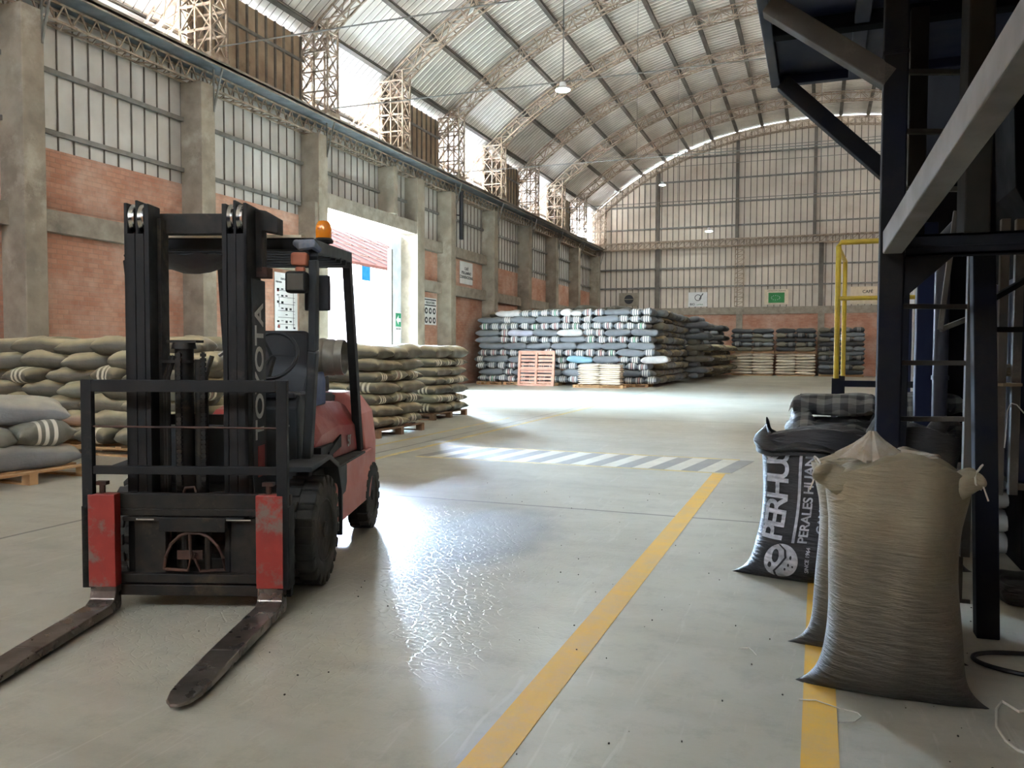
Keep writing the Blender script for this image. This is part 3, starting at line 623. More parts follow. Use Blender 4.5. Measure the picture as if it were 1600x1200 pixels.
# lamps and mirror on the front pillar
b = MB(); b.bb(.415, .545, -.2, -.12, 1.795, 1.925); wl_ = b.build('work_lamp', BLK, G, bevel=.02, seg=3); b = MB(); b.bb(.43, .53, -.206, -.198, 1.81, 1.91); b.build('lamp_glass', GLASSY, wl_, bevel=.008)
b = MB(); b.bb(.44, .54, -.17, -.09, 1.96, 2.04); b.bb(.46, .52, -.15, -.1, 1.92, 1.96); b.build('turn_signal', TURN, G, bevel=.018, seg=3)
b = MB(); b.bb(.47, .63, .02, .05, 1.7, 1.92); b.beam((.55, .03, 1.8), (.55, -.05, 1.75), .02); b.build('mirror', SEATM, G, bevel=.02, seg=3)
# mudguards
for s_ in (-1, 1):
    a0, a1 = (.40, .60) if s_ > 0 else (-.60, -.40)
    b = MB(); b.prism([(-.3, .74), (.12, .76), (.34, .68), (.44, .5), (.44, .2), (.46, .2), (.47, .52), (.36, .71), (.14, .79), (-.3, .77)], a0, a1, 'X'); b.build('mudguard', DGR, FK, bevel=.004)
# wheels
def wheel(x, y, r, w, s_, nlug):
    b = MB(); hw = w/2; P = [(r*.58, -hw*.9), (r*.62, -hw), (r*.84, -hw*1.02), (r*.93, -hw*.93), (r*.955, -hw*.75), (r*.955, hw*.75), (r*.93, hw*.93), (r*.84, hw*1.02), (r*.62, hw), (r*.58, hw*.9)]
    b.lathe(P, (0, 0, 0), 'X', 48)
    for k in range(nlug):
        a = 2*math.pi*k/nlug; 
        for q, off in ((-1, 0), (1, math.pi/nlug)):
            ca, sa = math.cos(a+off), math.sin(a+off); rot = Matrix.Rotation(a+off, 3, 'X')
            c = Vector((q*hw*.52, ca*r*.955, sa*r*.955)); rot2 = rot @ Matrix.Rotation(q*.0, 3, 'Y')
            b.box(c, (hw*1.0, r*.085, r*2*math.pi/nlug*.6), rot2)
            b.box(Vector((q*hw*.99, ca*r*.89, sa*r*.89)), (hw*.12, r*.15, r*2*math.pi/nlug*.55), rot2)
    t = b.build('wheel', RUB, FK, True, bevel=.006); t.location = (x, y, r)
    b = MB(); q = s_
    b.lathe([(r*.6, q*hw*.9), (r*.55, q*hw*.95), (r*.52, q*hw*.8), (r*.48, q*hw*.35), (r*.3, q*hw*.3), (r*.28, q*hw*.6), (r*.16, q*hw*.7), (r*.15, q*hw*1.0), (.001, q*hw*1.02)], n=36, axis='X'); rim = b.build('rim', RIM, t, True)
    for k in range(6):
        a = k*math.pi/3; b = MB(); b.cyl((q*hw*.68, math.cos(a)*r*.22, math.sin(a)*r*.22), r*.035, hw*.2, 'X', 6); b.build('wheel_nut', RUSTS, rim)
wheel(.505, 0, .338, .2, 1, 20); wheel(-.505, 0, .338, .2, -1, 20)
wheel(.50, 1.6, .27, .16, 1, 18); wheel(-.50, 1.6, .27, .16, -1, 18)

# ================================================================ sacks
def pillow(b, L, W, H, seed, nu=16, nv=10, droop=0, wr=.012, ear=1.0, mi=0, c=(0, 0, 0), rz=0):
    """one filled sack lying flat, long axis x, base on z = 0"""
    r = random.Random(seed); ph = [r.uniform(0, 6.28) for _ in range(8)]; cr_, sr_ = math.cos(rz), math.sin(rz)
    def P(u, v, s):
        x = u*L/2*(1-.055*ear*(1-v*v)*abs(u)**3); y = v*W/2*(1-.13*ear*(1-u*u)*v*v)
        t = max(0, 1-abs(u)**7)**.5*max(0, 1-abs(v)**3.6)**.45
        t *= 1+.10*math.sin(2.1*u+ph[0])+.07*math.sin(3.3*v+ph[1])+.05*math.sin(5*u+3*v+ph[2])
        up = .56 if s > 0 else .44
        z = H*.44+s*H*up*t
        e = 1-t
        z += wr*math.sin(17*v+6*u+ph[3])*e*(abs(u) > .6)+wr*math.sin(15*u+ph[4])*e*(abs(v) > .6)
        z += -droop*u*u*H*.5+H*.05*math.sin(2.5*u+ph[5])
        x += .012*math.sin(6*v+ph[6]); y += .012*math.sin(7*u+ph[7])
        z = max(z, 0) if not droop else z
        return (c[0]+x*cr_-y*sr_, c[1]+x*sr_+y*cr_, c[2]+z)
    vs = []; idx = {}
    def gi(i, j, s):
        k = (i, j, 0 if (i in (0, nu) or j in (0, nv)) else s)
        if k not in idx:
            u = math.sin((i/nu*2-1)*math.pi/2*.96)/math.sin(math.pi/2*.96); v = math.sin((j/nv*2-1)*math.pi/2*.94)/math.sin(math.pi/2*.94)
            idx[k] = len(vs); vs.append(P(u, v, s))
        return idx[k]
    fs = []
    for i in range(nu):
        for j in range(nv):
            fs.append((gi(i, j, 1), gi(i+1, j, 1), gi(i+1, j+1, 1), gi(i, j+1, 1)))
            fs.append((gi(i, j, -1), gi(i, j+1, -1), gi(i+1, j+1, -1), gi(i+1, j, -1)))
    return b.add(vs, fs, mi)
CREAM, TEAL, REDS = lin(214, 212, 202), lin(120, 190, 190), lin(170, 84, 74)
GREENS = lin(70, 160, 110)
K = lin(104, 108, 112)
SM = {
 'plain': sack_mat('charcoal_sack_cloth', K), 'striped': sack_mat('white_striped_sack_cloth', K, CREAM, sw=.028, gap=.092),
 'redstripe': sack_mat('red_white_striped_sack_cloth', K, CREAM, REDS, sw=.028, gap=.092), 'greenstripe': sack_mat('green_white_striped_sack_cloth', K, CREAM, GREENS, sw=.028, gap=.092),
 'blue': sack_mat('pale_blue_sack_cloth', lin(112, 150, 164)), 'lilac': sack_mat('pale_lilac_sack_cloth', lin(160, 160, 172)), 'white': sack_mat('off_white_sack_cloth', lin(190, 188, 184)),
 'kplain': sack_mat('warm_lit_dusty_sack_cloth', lin(84, 78, 64), dust=lin(212, 196, 154), damt=.9), 'kstriped': sack_mat('warm_lit_dusty_striped_cloth', lin(78, 74, 62), lin(196, 190, 168), dust=lin(212, 196, 154), damt=.6),  # warm light put into the khaki base; same cloth as the charcoal sacks
 'kred': sack_mat('warm_lit_dusty_red_striped_cloth', lin(104, 102, 86), lin(196, 192, 170), lin(132, 70, 66), dust=lin(206, 194, 150), damt=.75),
 'kpink': sack_mat('dusty_pinkish_sack_cloth', lin(146, 116, 92), dust=lin(206, 194, 150), damt=.9),
 'black': sack_mat('black_sack_cloth', lin(50, 50, 52)), 'bstriped': sack_mat('black_striped_sack_cloth', lin(50, 50, 52), lin(150, 150, 146)),
 'olive': sack_mat('olive_sack_cloth', lin(110, 104, 88)),
 'paper': sack_mat('beige_paper_sack', lin(206, 190, 170), None, None, .7), 'smooth': sack_mat('smooth_grey_sack_cloth', lin(112, 113, 112), None, None, .4, damt=.7, dust=lin(200, 192, 168)),
 'wide': sack_mat('broad_striped_sack_cloth', lin(110, 108, 96), lin(206, 200, 184), None, .5, sw=.022, gap=.085),
}
ADJ = {'plain': 'charcoal', 'striped': 'white-striped', 'redstripe': 'red-and-white-striped', 'greenstripe': 'green-and-white-striped', 'blue': 'pale blue', 'lilac': 'pale lilac', 'white': 'off-white',
 'kplain': 'dusty olive', 'kstriped': 'dusty striped', 'kred': 'dusty red-striped', 'kpink': 'pinkish', 'black': 'black', 'bstriped': 'black striped', 'olive': 'olive', 'paper': 'beige paper', 'smooth': 'smooth grey', 'wide': 'broad-striped grey'}
_cache = {}
def sack_mesh(kind, L, W, H, var, hi=False):
    k = (kind, round(L, 2), round(W, 2), round(H, 2), var)
    if k not in _cache:
        b = MB(); pillow(b, L, W, H, hash((var, 7)) & 999, *((40, 26) if hi else (16, 10)))
        _cache[k] = b.mesh('coffee_sack', SM[kind], True)
    return _cache[k]
NS = [0]
def sack(kind, L, W, H, loc, rz, label, group, rnd, hi=False, tilt=0, name='coffee_sack'):
    o = bpy.data.objects.new(name, sack_mesh(kind, L, W, H, rnd.randrange(4), hi)); COL.objects.link(o)
    o.location = (loc[0]+rnd.uniform(-.02, .02), loc[1]+rnd.uniform(-.02, .02), loc[2]); o.rotation_euler = (tilt, rnd.uniform(-.03, .03), rz+rnd.uniform(-.05, .05)+(math.pi if rnd.random() < .5 else 0))
    NS[0] += 1; return tag(o, label, 'sack', group)
WOOD = mat('pallet_wood', lin(196, 158, 112), lin(168, 128, 86), .75, scale=4, c3=lin(120, 92, 64), s3=3, lo3=.6, hi3=.8)
WOODD = mat('dark_pallet_wood', lin(130, 98, 72), lin(98, 74, 54), .8, scale=4)
WOODP = mat('pinkish_pallet_wood', lin(216, 168, 146), lin(196, 146, 124), .75, scale=4)
def pallet(x0, x1, y0, y1, label, m_=WOOD, z=0, group=None, h=.14):
    p = empty('wooden_pallet', ((x0+x1)/2, (y0+y1)/2, z), 0, label, 'pallet', group); w, d = x1-x0, y1-y0; t = .022
    for k in range(3):
        y = -d/2+.05+k*(d-.1)/2
        b = MB(); b.bb(-w/2, w/2, y-.05, y+.05, 0, t); b.build('bottom_board', m_, p)
        b = MB(); b.bb(-w/2, w/2, y-.05, y+.05, h-2*t, h-t); b.build('stringer_board', m_, p)
        for i in range(3):
            x = -w/2+.06+i*(w-.12)/2; b = MB(); b.bb(x-.06, x+.06, y-.05, y+.05, t, h-2*t); b.build('block', m_, p)
    nb = 7
    for k in range(nb): x = -w/2+.05+k*(w-.1)/(nb-1); b = MB(); b.bb(x-.05, x+.05, -d/2, d/2, h-t, h); b.build('deck_board', m_, p)
    return p
rnd = random.Random(5)
KK = ['kplain', 'kplain', 'kplain', 'kstriped', 'kstriped', 'kred']
# pallets of dusty sacks behind the forklift, along the pedestrian line
def pstack(cx, cy, nl, h, desc, wx=1.12, wy=1.66, z0=.14, kinds=KK, start=0):
    for l in range(nl):
        z = z0+l*h; lay = ORD[l]+' layer up' if l < nl-1 else 'top layer'; th = h*1.04 if l < nl-1 else h*1.35
        if (l+start) % 2 == 0:
            for k in range(3):
                y = cy-wy/2+wy/6+k*wy/3; sack(rnd.choice(['kstriped', 'kstriped', 'kplain', 'kred']), wx*1.02, wy/3*1.06, th, (cx, y, z), 0, 'dusty coffee sack laid crosswise, %s of three, %s, %s' % (['nearest', 'middle', 'farthest'][k], lay, desc), 'dusty sacks on pallets beside the aisle', rnd)
        else:
            for k in range(2):
                for i in range(2):
                    sack(rnd.choice(['kplain', 'kplain', 'kstriped']), wy/2*1.05, wx/2*1.06, th, (cx+(i-.5)*wx/2, cy+(k-.5)*wy/2, z), math.pi/2, 'dusty sack laid lengthwise, %s %s, %s, %s' % (['near', 'far'][k], ['wall side', 'aisle side'][i], lay, desc), 'dusty sacks on pallets beside the aisle', rnd)
pstack(-7.36, 12.47, 7, .195, 'pallet right of forklift'); pallet(-7.95, -6.77, 11.64, 13.3, 'dark pallet under the sack stack just right of the forklift', WOODD)
pstack(-8.05, 16.05, 7, .195, 'pallet nearest the bright floor', start=1); pallet(-8.6, -7.5, 15.2, 16.9, 'dark pallet under the sack stack nearest the bright floor', WOODD)
pstack(-9.0, 12.6, 7, .195, 'pallet behind forklift counterweight', start=1); pallet(-9.6, -8.4, 11.8, 13.4, 'dark pallet half hidden behind the forklift body', WOODD)
# big heap along the left wall
def heap(xs, y, nl, h, desc, z0=.14, rzb=0):
    for l in range(nl):
        off = .3*(l % 2)
        for k, x in enumerate(xs):
            kind = rnd.choice(['kplain', 'kplain', 'kplain', 'kstriped', 'kred', 'kplain', 'kpink'] if l % 2 else ['kplain', 'kplain', 'kstriped', 'kplain', 'kstriped']); end = kind in ('kstriped', 'kred')
            sack(kind, 1.0, .56, h*1.25, (x+off+rnd.uniform(-.05, .05), y+rnd.uniform(-.08, .08)+(.05*l), z0+l*h), (R_(75) if end and k % 2 else R_(15))+rnd.uniform(-.25, .25)+rzb,
                 '%s coffee sack, %s from left, %s layer up, %s' % (ADJ[kind], ORD[k], ORD[l], desc), 'dusty sacks heaped along the brick wall', rnd)
heap([-11.8, -10.9, -10.1, -9.3, -8.55], 8.7, 7, .205, 'front row of wall heap', rzb=R_(12)); heap([-13.0, -11.9, -11.0, -10.0, -9.2], 9.9, 7, .21, 'second row of wall heap', rzb=R_(12))
heap([-12.6, -11.6, -10.6], 11.6, 7, .215, 'back row of wall heap')
pallet(-12.3, -8.15, 8.3, 9.3, 'long wooden pallet under the heap behind the small pallet')
pallet(-13.6, -8.7, 9.5, 10.5, 'long wooden pallet under the second row of the wall heap'); pallet(-13.1, -10.1, 11.2, 12.2, 'long wooden pallet under the back row of the wall heap')
# near pallet at the left edge of the frame
pallet(-9.3, -7.85, 5.5, 6.95, 'light wooden pallet at the left edge with three sack layers')
G1 = 'sacks on the small pallet at the left edge'
def near(kind, L, W, H, x, y, z, rz, lab, tilt=0, ry=0):
    o = bpy.data.objects.new('coffee_sack', sack_mesh(kind, L, W, H, rnd.randrange(4), True)); COL.objects.link(o); o.location = (x, y, z); o.rotation_euler = (tilt, ry, rz)
    tag(o, lab, 'sack', G1); return o
near('smooth', 1.3, .62, .27, -8.28, 6.3, .14, R_(78), 'smooth grey sack at the bottom of the small left pallet'); near('black', 1.0, .6, .26, -8.9, 5.75, .14, R_(10), 'dark charcoal sack in the bottom left corner of the small pallet')
near('wide', .95, .62, .3, -8.35, 6.55, .37, R_(-12), 'grey sack with broad white stripes, middle layer, nearest the forklift'); near('wide', .95, .62, .3, -8.55, 5.95, .36, R_(-8), 'grey sack with broad white stripes, middle layer, at the frame edge')
near('smooth', 1.25, .66, .3, -8.45, 6.3, .64, R_(62), 'large smooth grey sack bulging on top of the small left pallet', tilt=R_(6)); near('black', .7, .5, .26, -8.75, 5.45, .66, R_(40), 'small dark sack with a frayed mouth beside the large grey one')
# great block of sacks before the far wall
COLK = ['striped', 'redstripe', 'striped', 'redstripe', 'greenstripe', 'striped']
def block_front(x0, x1, y, nl, h, desc):
    for l in range(nl):
        z = .13+l*h; a = x0+.12*math.sin(l*1.7); b_ = x1-(.12 if l == nl-1 else .03*l)
        if l == nl-1: a += 1.0
        k = 0; x = a; mode = 'end' if l % 2 == 0 else 'long'
        if l in (9, 10): mode = 'mix'
        while x < b_-.2:
            m_ = mode if mode != 'mix' else ('end' if rnd.random() < .85 else 'long')
            if mode != 'mix' and rnd.random() < (.3 if mode == 'long' else .1): m_ = 'long' if mode == 'end' else 'end'
            if m_ == 'end':
                wd = .47; kind = rnd.choice(COLK) if not (l == 10 and rnd.random() < .2) else 'white'; lw = (1.15, wd*1.08)
                sack(kind, lw[0], lw[1], h*1.06, (x+wd/2, y+.575, z), math.pi/2, '%s sack end, %s from left, %s layer up, front of %s' % (ADJ[kind], ORD[k], ORD[l], desc), 'sacks on the lit front of the great block', rnd)
            else:
                wd = 1.12; kind = 'plain' if rnd.random() < .93 else rnd.choice(['blue', 'lilac', 'white'])
                sack(kind, wd*1.05, .52, h*1.06, (x+wd/2, y+.27, z), 0, '%s sack lying lengthwise, %s from left, %s layer up, front of %s' % (ADJ[kind], ORD[k], ORD[l], desc), 'sacks on the lit front of the great block', rnd)
            x += wd; k += 1
block_front(-14.2, -6.3, 33.05, 11, .285, 'great block')
# the sacks behind that front: nobody can count them from here
b = MB(); rs = random.Random(9)
def bulk(x0, x1, y0, y1, nl, h, ml, faces, hollow=None):
    for l in range(nl):
        z = .13+l*h
        xs_ = []; k = 0
        if l % 2: dx, dy, rz = 1.12, .5, 0
        else: dx, dy, rz = .5, 1.12, math.pi/2
        x = x0
        while x < x1-.2:
            y = y0
            while y < y1-.2:
                edge = ('R' in faces and x+dx*1.3 >= x1) or ('F' in faces and y <= y0+.01) or ('L' in faces and x <= x0+.01) or (l >= nl-1)
                if edge: pillow(b, 1.18, .53, h*1.06, rs.randrange(9999), 10, 8, mi=rs.choice(ml), c=(x+dx/2+rs.uniform(-.03, .03), y+dy/2+rs.uniform(-.03, .03), z), rz=rz+rs.uniform(-.06, .06))
                y += dy
            x += dx
bulk(-14.1, -6.35, 34.3, 41.0, 11, .285, [0, 0, 1, 2], 'R')
bulk(-12.5, -8.0, 36, 40, 1, .3, [1], 'R') ; 
for (x, y, q) in ((-11.6, 37.2, 0), (-10.4, 37.5, 0), (-9.2, 37.8, 0), (-8.6, 37, 1), (-10.0, 36.4, 1), (-11.0, 38.4, 0), (-12.0, 38.0, 0)): pillow(b, 1.3, .6, .33, int(x*9), 12, 8, mi=1, c=(x, y, 3.27), rz=q)
bulk(-9.6, -5.55, 41.2, 43.6, 11, .285, [0, 1, 0], 'RF')
bulk(-9.3, -5.5, 44.2, 54.0, 6, .285, [2, 1, 2], 'RF')
bulk(-8.6, -5.6, 49.6, 52.4, 10, .295, [3, 0, 3], 'RF')
tag(b.build('stacked_sacks', [SM['plain'], SM['olive'], SM['kplain'], SM['bstriped']], None, True), 'great block of further dark sacks stretching back behind the lit front', 'sacks', kind='stuff')
for k, x in enumerate((-13.6, -12.3, -11.0, -8.4, -7.1)): pallet(x-.6, x+.6, 33.0, 34.2, 'pale pallet under the great sack block, %s from the left' % ORD[k], WOOD, h=.13)
# upright empty pallet leaning on the block
up = empty('upright_pallet', (-11.25, 32.55, 0), 0, 'pinkish slatted pallet standing on edge against the great sack block', 'pallet'); up.rotation_euler = (R_(-6), 0, 0)
b = MB(); [b.bb(x-.05, x+.05, -.05, .05, 0, 1.5) for x in (-.77,)]; b.build('edge_board', WOODP, up); b = MB(); b.bb(-.05, .05, -.05, .05, 0, 1.5); b.build('middle_board', WOODP, up); b = MB(); b.bb(.72, .82, -.05, .05, 0, 1.5); b.build('edge_board', WOODP, up)
for z in (.04, .72, 1.46): b = MB(); b.bb(-.82, .82, -.06, .03, z-.04, z+.04); b.build('rail', WOODP, up)
for k in range(9): z = .15+k*.155; b = MB(); b.bb(-.8, .8, .0, .025, z-.045, z+.045); b.build('slat', WOODP, up)
# pallet with folded beige sacks
pallet(-9.35, -7.25, 31.7, 32.8, 'low pallet holding folded beige sacks before the great block', WOOD, h=.12)
for i in range(2):
    for l in range(10):
        sack('paper', .92, .6, .1, (-8.75+i*.88, 32.25, .12+l*.083), 0, 'folded beige sack, %s layer up of the %s pile before the great block' % (ORD[l], ['left', 'right'][i]), 'folded beige sacks on the low pallet', rnd, name='folded_sack')
# stacks against the far wall
def fstack(x0, x1, desc, low, y=53.7):
    w = (x1-x0)/2
    if low:
        pallet(x0+.05, x1-.05, y-.1, y+1.1, 'pallet on the floor beneath '+desc, WOOD, h=.08)
        for l in range(7):
            for k in range(2): sack('paper', w*1.04, .9, .205, (x0+w/2+k*w, y+.45, .08+l*.19), 0, 'beige paper sack, %s layer up, %s half of %s' % (ORD[l], ['left', 'right'][k], desc), 'beige paper sacks by the far wall', rnd, name='paper_sack')
        pallet(x0-.05, x1+.05, y-.05, y+1.1, 'upper pallet halfway up '+desc, WOOD, z=1.43, h=.12); z0 = 1.55
    else: pallet(x0, x1, y-.05, y+1.1, 'pallet beneath '+desc, WOOD, h=.12); z0 = .12
    nl = 5 if low else 10; hh = .285 if low else .29
    for l in range(nl):
        n_ = 2 if (l % 2 == 0) else 4
        for k in range(n_):
            ww = (x1-x0)/n_; kind = rnd.choice(['black', 'plain', 'black', 'olive'] if n_ == 2 else ['bstriped', 'olive', 'plain', 'bstriped'])
            sack(kind, (ww*1.04 if n_ == 2 else 1.1), (.6 if n_ == 2 else ww*1.1), hh*1.07, (x0+ww/2+k*ww, y+(.35 if n_ == 2 else .5), z0+l*hh), 0 if n_ == 2 else math.pi/2,
                 '%s sack, %s from left, %s dark layer up, %s' % (ADJ[kind], ORD[k], ORD[l], desc), 'dark sacks by the far wall', rnd)
fstack(-5.2, -2.6, 'the left far stack', True); fstack(-2.45, -.1, 'the middle far stack', True); fstack(.1, 2.7, 'the right far stack', False)

# ================================================================ blue steel tower on the right
def PT(x, y, d):
    v = CR*((x-800)/FPX)+CD*((y-600)/FPX)+CF; return EYE+v*d
NAVY = mat('dusty_navy_steel', lin(26, 28, 42), lin(34, 34, 35), .75, .0, scale=3, c3=lin(52, 49, 42), s3=1.4, lo3=.5, hi3=.8, spec=.15)
NAVYS = mat('navy_sheet_steel', lin(20, 27, 54), lin(26, 33, 60), .5, .0, scale=1.2, c3=lin(44, 48, 60), s3=1.2, lo3=.55, hi3=.85, spec=.3)
DUSTY = mat('dusty_grey_steel', lin(96, 91, 82), lin(74, 71, 66), .7, .0, scale=2, c3=lin(130, 122, 108), s3=3, lo3=.55, hi3=.8)
DARK = mat('dark_machine_steel', lin(20, 21, 25), lin(28, 28, 30), .85, .0, scale=2, spec=.08)
OLIV = mat('dusty_olive_dark_steel', lin(50, 47, 40), lin(38, 36, 33), .8, .0, scale=2, spec=.2)
YELR = mat('yellow_handrail_paint', lin(196, 168, 44), lin(168, 140, 36), .5, .1, scale=6)
TW = empty('steel_tower', (.34, 4.5, 0), 0, 'tall dark navy steel frame tower with deck and posts at the right edge', 'steel frame')
def rt(o): o.location = (-.34, -4.5, 0); return o
def tp(name, b, m_=NAVY, bevel=.006): return rt(b.build(name, m_, TW, bevel=bevel))
b = MB(); b.bb(.285, .395, 4.45, 4.56, .012, 3.3); b.bb(.28, .40, 4.44, 4.57, 2.93, 2.95); tp('post', b)
b = MB(); b.bb(.22, .46, 4.4, 4.62, 0, .012); tp('base_plate', b)
a, c = PT(1541, 1000, 4.13), PT(1531, -60, 4.13); a.z = 0; b = MB(); b.beam(a, c, .105, .105, (0, 1, 0)); tp('post', b)
p3 = PT(1432, 150, 4.4); b = MB(); b.bb(p3.x-.045, p3.x+.045, p3.y-.1, p3.y+.14, 2.03, 3.3); tp('post', b, OLIV)
p4 = PT(1532, 60, 3.85); b = MB(); b.bb(p4.x-.055, p4.x+.055, p4.y-.05, p4.y+.2, 2.03, 3.3); tp('post', b, OLIV)
b = MB(); b.bb(.4, 3.2, 4.43, 4.53, 1.93, 1.945); b.bb(.4, 3.2, 4.43, 4.53, 2.02, 2.035); b.bb(.4, 3.2, 4.43, 4.445, 1.93, 2.035); b.bb(.4, 3.2, 4.425, 4.43, 1.965, 1.975); tp('cross_beam', b, bevel=.003)
b = MB(); s0 = Vector((.34, 4.42, 2.0)); b.beam(s0, s0+Vector((.06, -1, .10))*4.4, .09, .115); tp('long_beam', b, mat('pale_grey_beam', lin(136, 132, 128), lin(112, 108, 104), .75, .0, scale=3))  # even pale grey, lighter than the tower posts
b = MB(); b.add([(.395, 4.47, 1.93), (.62, 4.47, 1.93), (.395, 4.47, 1.72), (.395, 4.48, 1.93), (.62, 4.48, 1.93), (.395, 4.48, 1.72)], [(0,1,2),(5,4,3),(0,3,4,1),(1,4,5,2),(2,5,3,0)]); tp('gusset', b)
# deck with ribs, seen from below; unseen stretch behind camera added for shade
b = MB(); b.bb(-.30, 4.6, -3.5, 5.9, 3.34, 3.36); tp('deck_plate', b, NAVYS)
b = MB(); b.bb(-.33, -.27, -3.5, 5.9, 3.28, 3.42); tp('deck_edge', b, NAVYS)
b = MB(); b.bb(-.33, 3.2, 5.86, 5.92, 3.28, 3.42); tp('deck_edge', b, NAVYS)
for y in (3.3, 4.1, 4.95): b = MB(); b.bb(-.27, 3.2, y-.05, y+.05, 3.26, 3.34); tp('deck_rib', b, DARK)
b = MB(); b.bb(.16, .24, 2.9, 5.86, 3.27, 3.34); tp('deck_rib', b, NAVYS)
b = MB(); b.beam((-.27, 4.5, 3.27), (.32, 4.5, 2.82), .10, .10, (0, 1, 0)); tp('brace', b, DUSTY)
b = MB(); b.beam((-.25, 5.8, 3.27), (.5, 5.8, 2.52), .10, .10, (0, 1, 0)); tp('brace', b)
b = MB(); b.bb(.45, .55, 5.75, 5.86, 0, 3.3); tp('post', b)
# ladder
LD = empty('steel_ladder', (.6, 4.75, 0), 0, 'narrow dark ladder with flat rungs between the tower posts', 'ladder')
def lp(name, b, m_=NAVY): o = b.build(name, m_, LD, bevel=.003); o.location = (-.6, -4.75, 0)
sr = PT(1514, 600, 4.3); sl = PT(1404, 600, 4.3)
b = MB(); b.bb(sr.x-.022, sr.x+.022, sr.y-.03, sr.y+.03, .36, 3.25); lp('stringer', b, DUSTY)
b = MB(); b.bb(sl.x-.02, sl.x+.012, sl.y-.03, sl.y+.03, .36, 3.25); lp('stringer', b)
for z in (.49, .79, 1.10, 1.40, 1.70, 2.0, 2.32, 2.62, 2.93): b = MB(); b.beam((sl.x, sl.y, z), (sr.x, sr.y, z), .03, .026); lp('rung', b, DUSTY)
b = MB(); b.beam((sr.x-.1, sr.y-.02, .12), (sr.x+.03, sr.y-.02, .12), .02); b.beam((sr.x-.02, sr.y-.02, .12), (sr.x-.02, sr.y-.02, .36), .02); lp('foot_bracket', b, DUSTY)
# machinery behind the tower
MC = empty('sorting_machine', (1.3, 6.5, 0), 0, 'large dark blue processing machine with elevator leg behind the steel tower', 'machine')
def mp(name, b, m_=DARK, bevel=.008, smooth=False): o = b.build(name, m_, MC, smooth, bevel=bevel); o.location = (-1.3, -6.5, 0); return o
e = PT(1463, 300, 6.2); b = MB(); b.bb(e.x-.1, e.x+.26, e.y-.1, e.y+.25, 0, 4.6); mp('elevator_leg', b)
e2 = PT(1447, 500, 5.9); b = MB(); b.bb(e2.x-.07, e2.x+.06, e2.y-.06, e2.y+.06, 0, 2.4); mp('elevator_leg', b, NAVYS)
e5 = PT(1395, 200, 6.6); b = MB(); b.bb(e5.x-.03, e5.x+.8, e5.y, e5.y+.3, 2.35, 4.6); mp('head_box', b)
e3 = PT(1471, 500, 5.5); b = MB(); b.tube([(e3.x, e3.y, .75), (e3.x, e3.y, 2.22)], .048, 16); b.tube([(e3.x, e3.y, 2.22), (e3.x+.12, e3.y, 2.36), (e3.x+.2, e3.y, 2.6)], .048, 12); b.tube([(e3.x, e3.y, 1.27), (e3.x, e3.y, 1.3)], .056, 16); mp('spout_pipe', b, mat('grey_pipe', lin(62, 62, 70), lin(50, 50, 58), .5, .0), 0, True)
for (q0, q1) in (((1494, 330), (1469, 515)), ((1494, 330), (1508, 400)), ((1469, 515), (1512, 498))):
    b = MB(); b.beam(PT(*q0, 5.0), PT(*q1, 5.0), .03, .03); mp('angle_bar', b, DUSTY, .002)
b = MB(); b.bb(1.19, 3.2, 5.95, 7.9, .62, 1.95); mp('blue_body', b, NAVYS, .02)
b = MB(); b.bb(1.16, 3.2, 5.92, 7.9, .58, .62); mp('body_flange', b, DUSTY, .004)
b = MB(); b.bb(1.3, 3.2, 6.2, 7.9, 0, .58); mp('base_box', b, DARK)
b = MB(); rings = [[(x0, y0, z), (3.3, y0, z), (3.3, 8, z), (x0, 8, z)] for z, x0, y0 in ((1.95, 1.5, 6.2), (2.5, 1.15, 5.9), (3.2, 1.1, 5.8))]; b.loft(rings); mp('upper_hopper', b, DARK)
for xx in (1568, 1591):
    q = PT(xx, 450, 5.1); b = MB(); b.bb(q.x-.025, q.x+.025, q.y-.03, q.y+.03, .55, 2.3); mp('support_leg', b, DUSTY, .004)
for y0, y1 in ((470, 436), (515, 515)): b = MB(); b.beam(PT(1546, y0, 4.6), PT(1640, y1-20 if y0 == 470 else 515, 4.6), .04, .03); mp('angle_bar', b, DARK, .002)
b = MB(); b.beam(PT(1545, 600, 5.2), PT(1575, 600, 5.2), .3, .02); q = PT(1560, 590, 5.25)
for k in range(4): b.box((q.x, q.y, q.z+.02+k*.02), (.14-.01*k, .12, .018), Matrix.Rotation(.2*k, 3, 'Z'))
mp('shelf_with_cloths', b, mat('pale_cloth', lin(150, 136, 110), lin(120, 110, 92), .9), .002)
b = MB(); q = PT(1580, 630, 5.0); b.tube([q, q+Vector((-.02, 0, -.05)), q+Vector((-.022, 0, -.15)), q+Vector((-.03, 0, -.28))], .004, 5); b.tube([q, q+Vector((.03, 0, -.01)), q+Vector((.07, 0, -.06))], .004, 5); mp('hanging_string', b, mat('white_string', lin(200, 198, 190), None, .8), 0, True)
b = MB(); rings = [[(x0, -3.4, z), (4.5, -3.4, z), (4.5, 3.9, z), (x0, 3.9, z)] for z, x0 in ((.7, 1.9), (1.2, 1.5), (3.3, 1.5))]; b.loft(rings)  # unseen box right of the camera, added to shade the foreground
mp('added_shade_bin', b, NAVYS, .01)
for yy in (-3.2, .2, 3.7):
    b = MB(); b.bb(1.95, 2.05, yy-.05, yy+.05, 0, 1.2); mp('shade_bin_leg', b, NAVY)
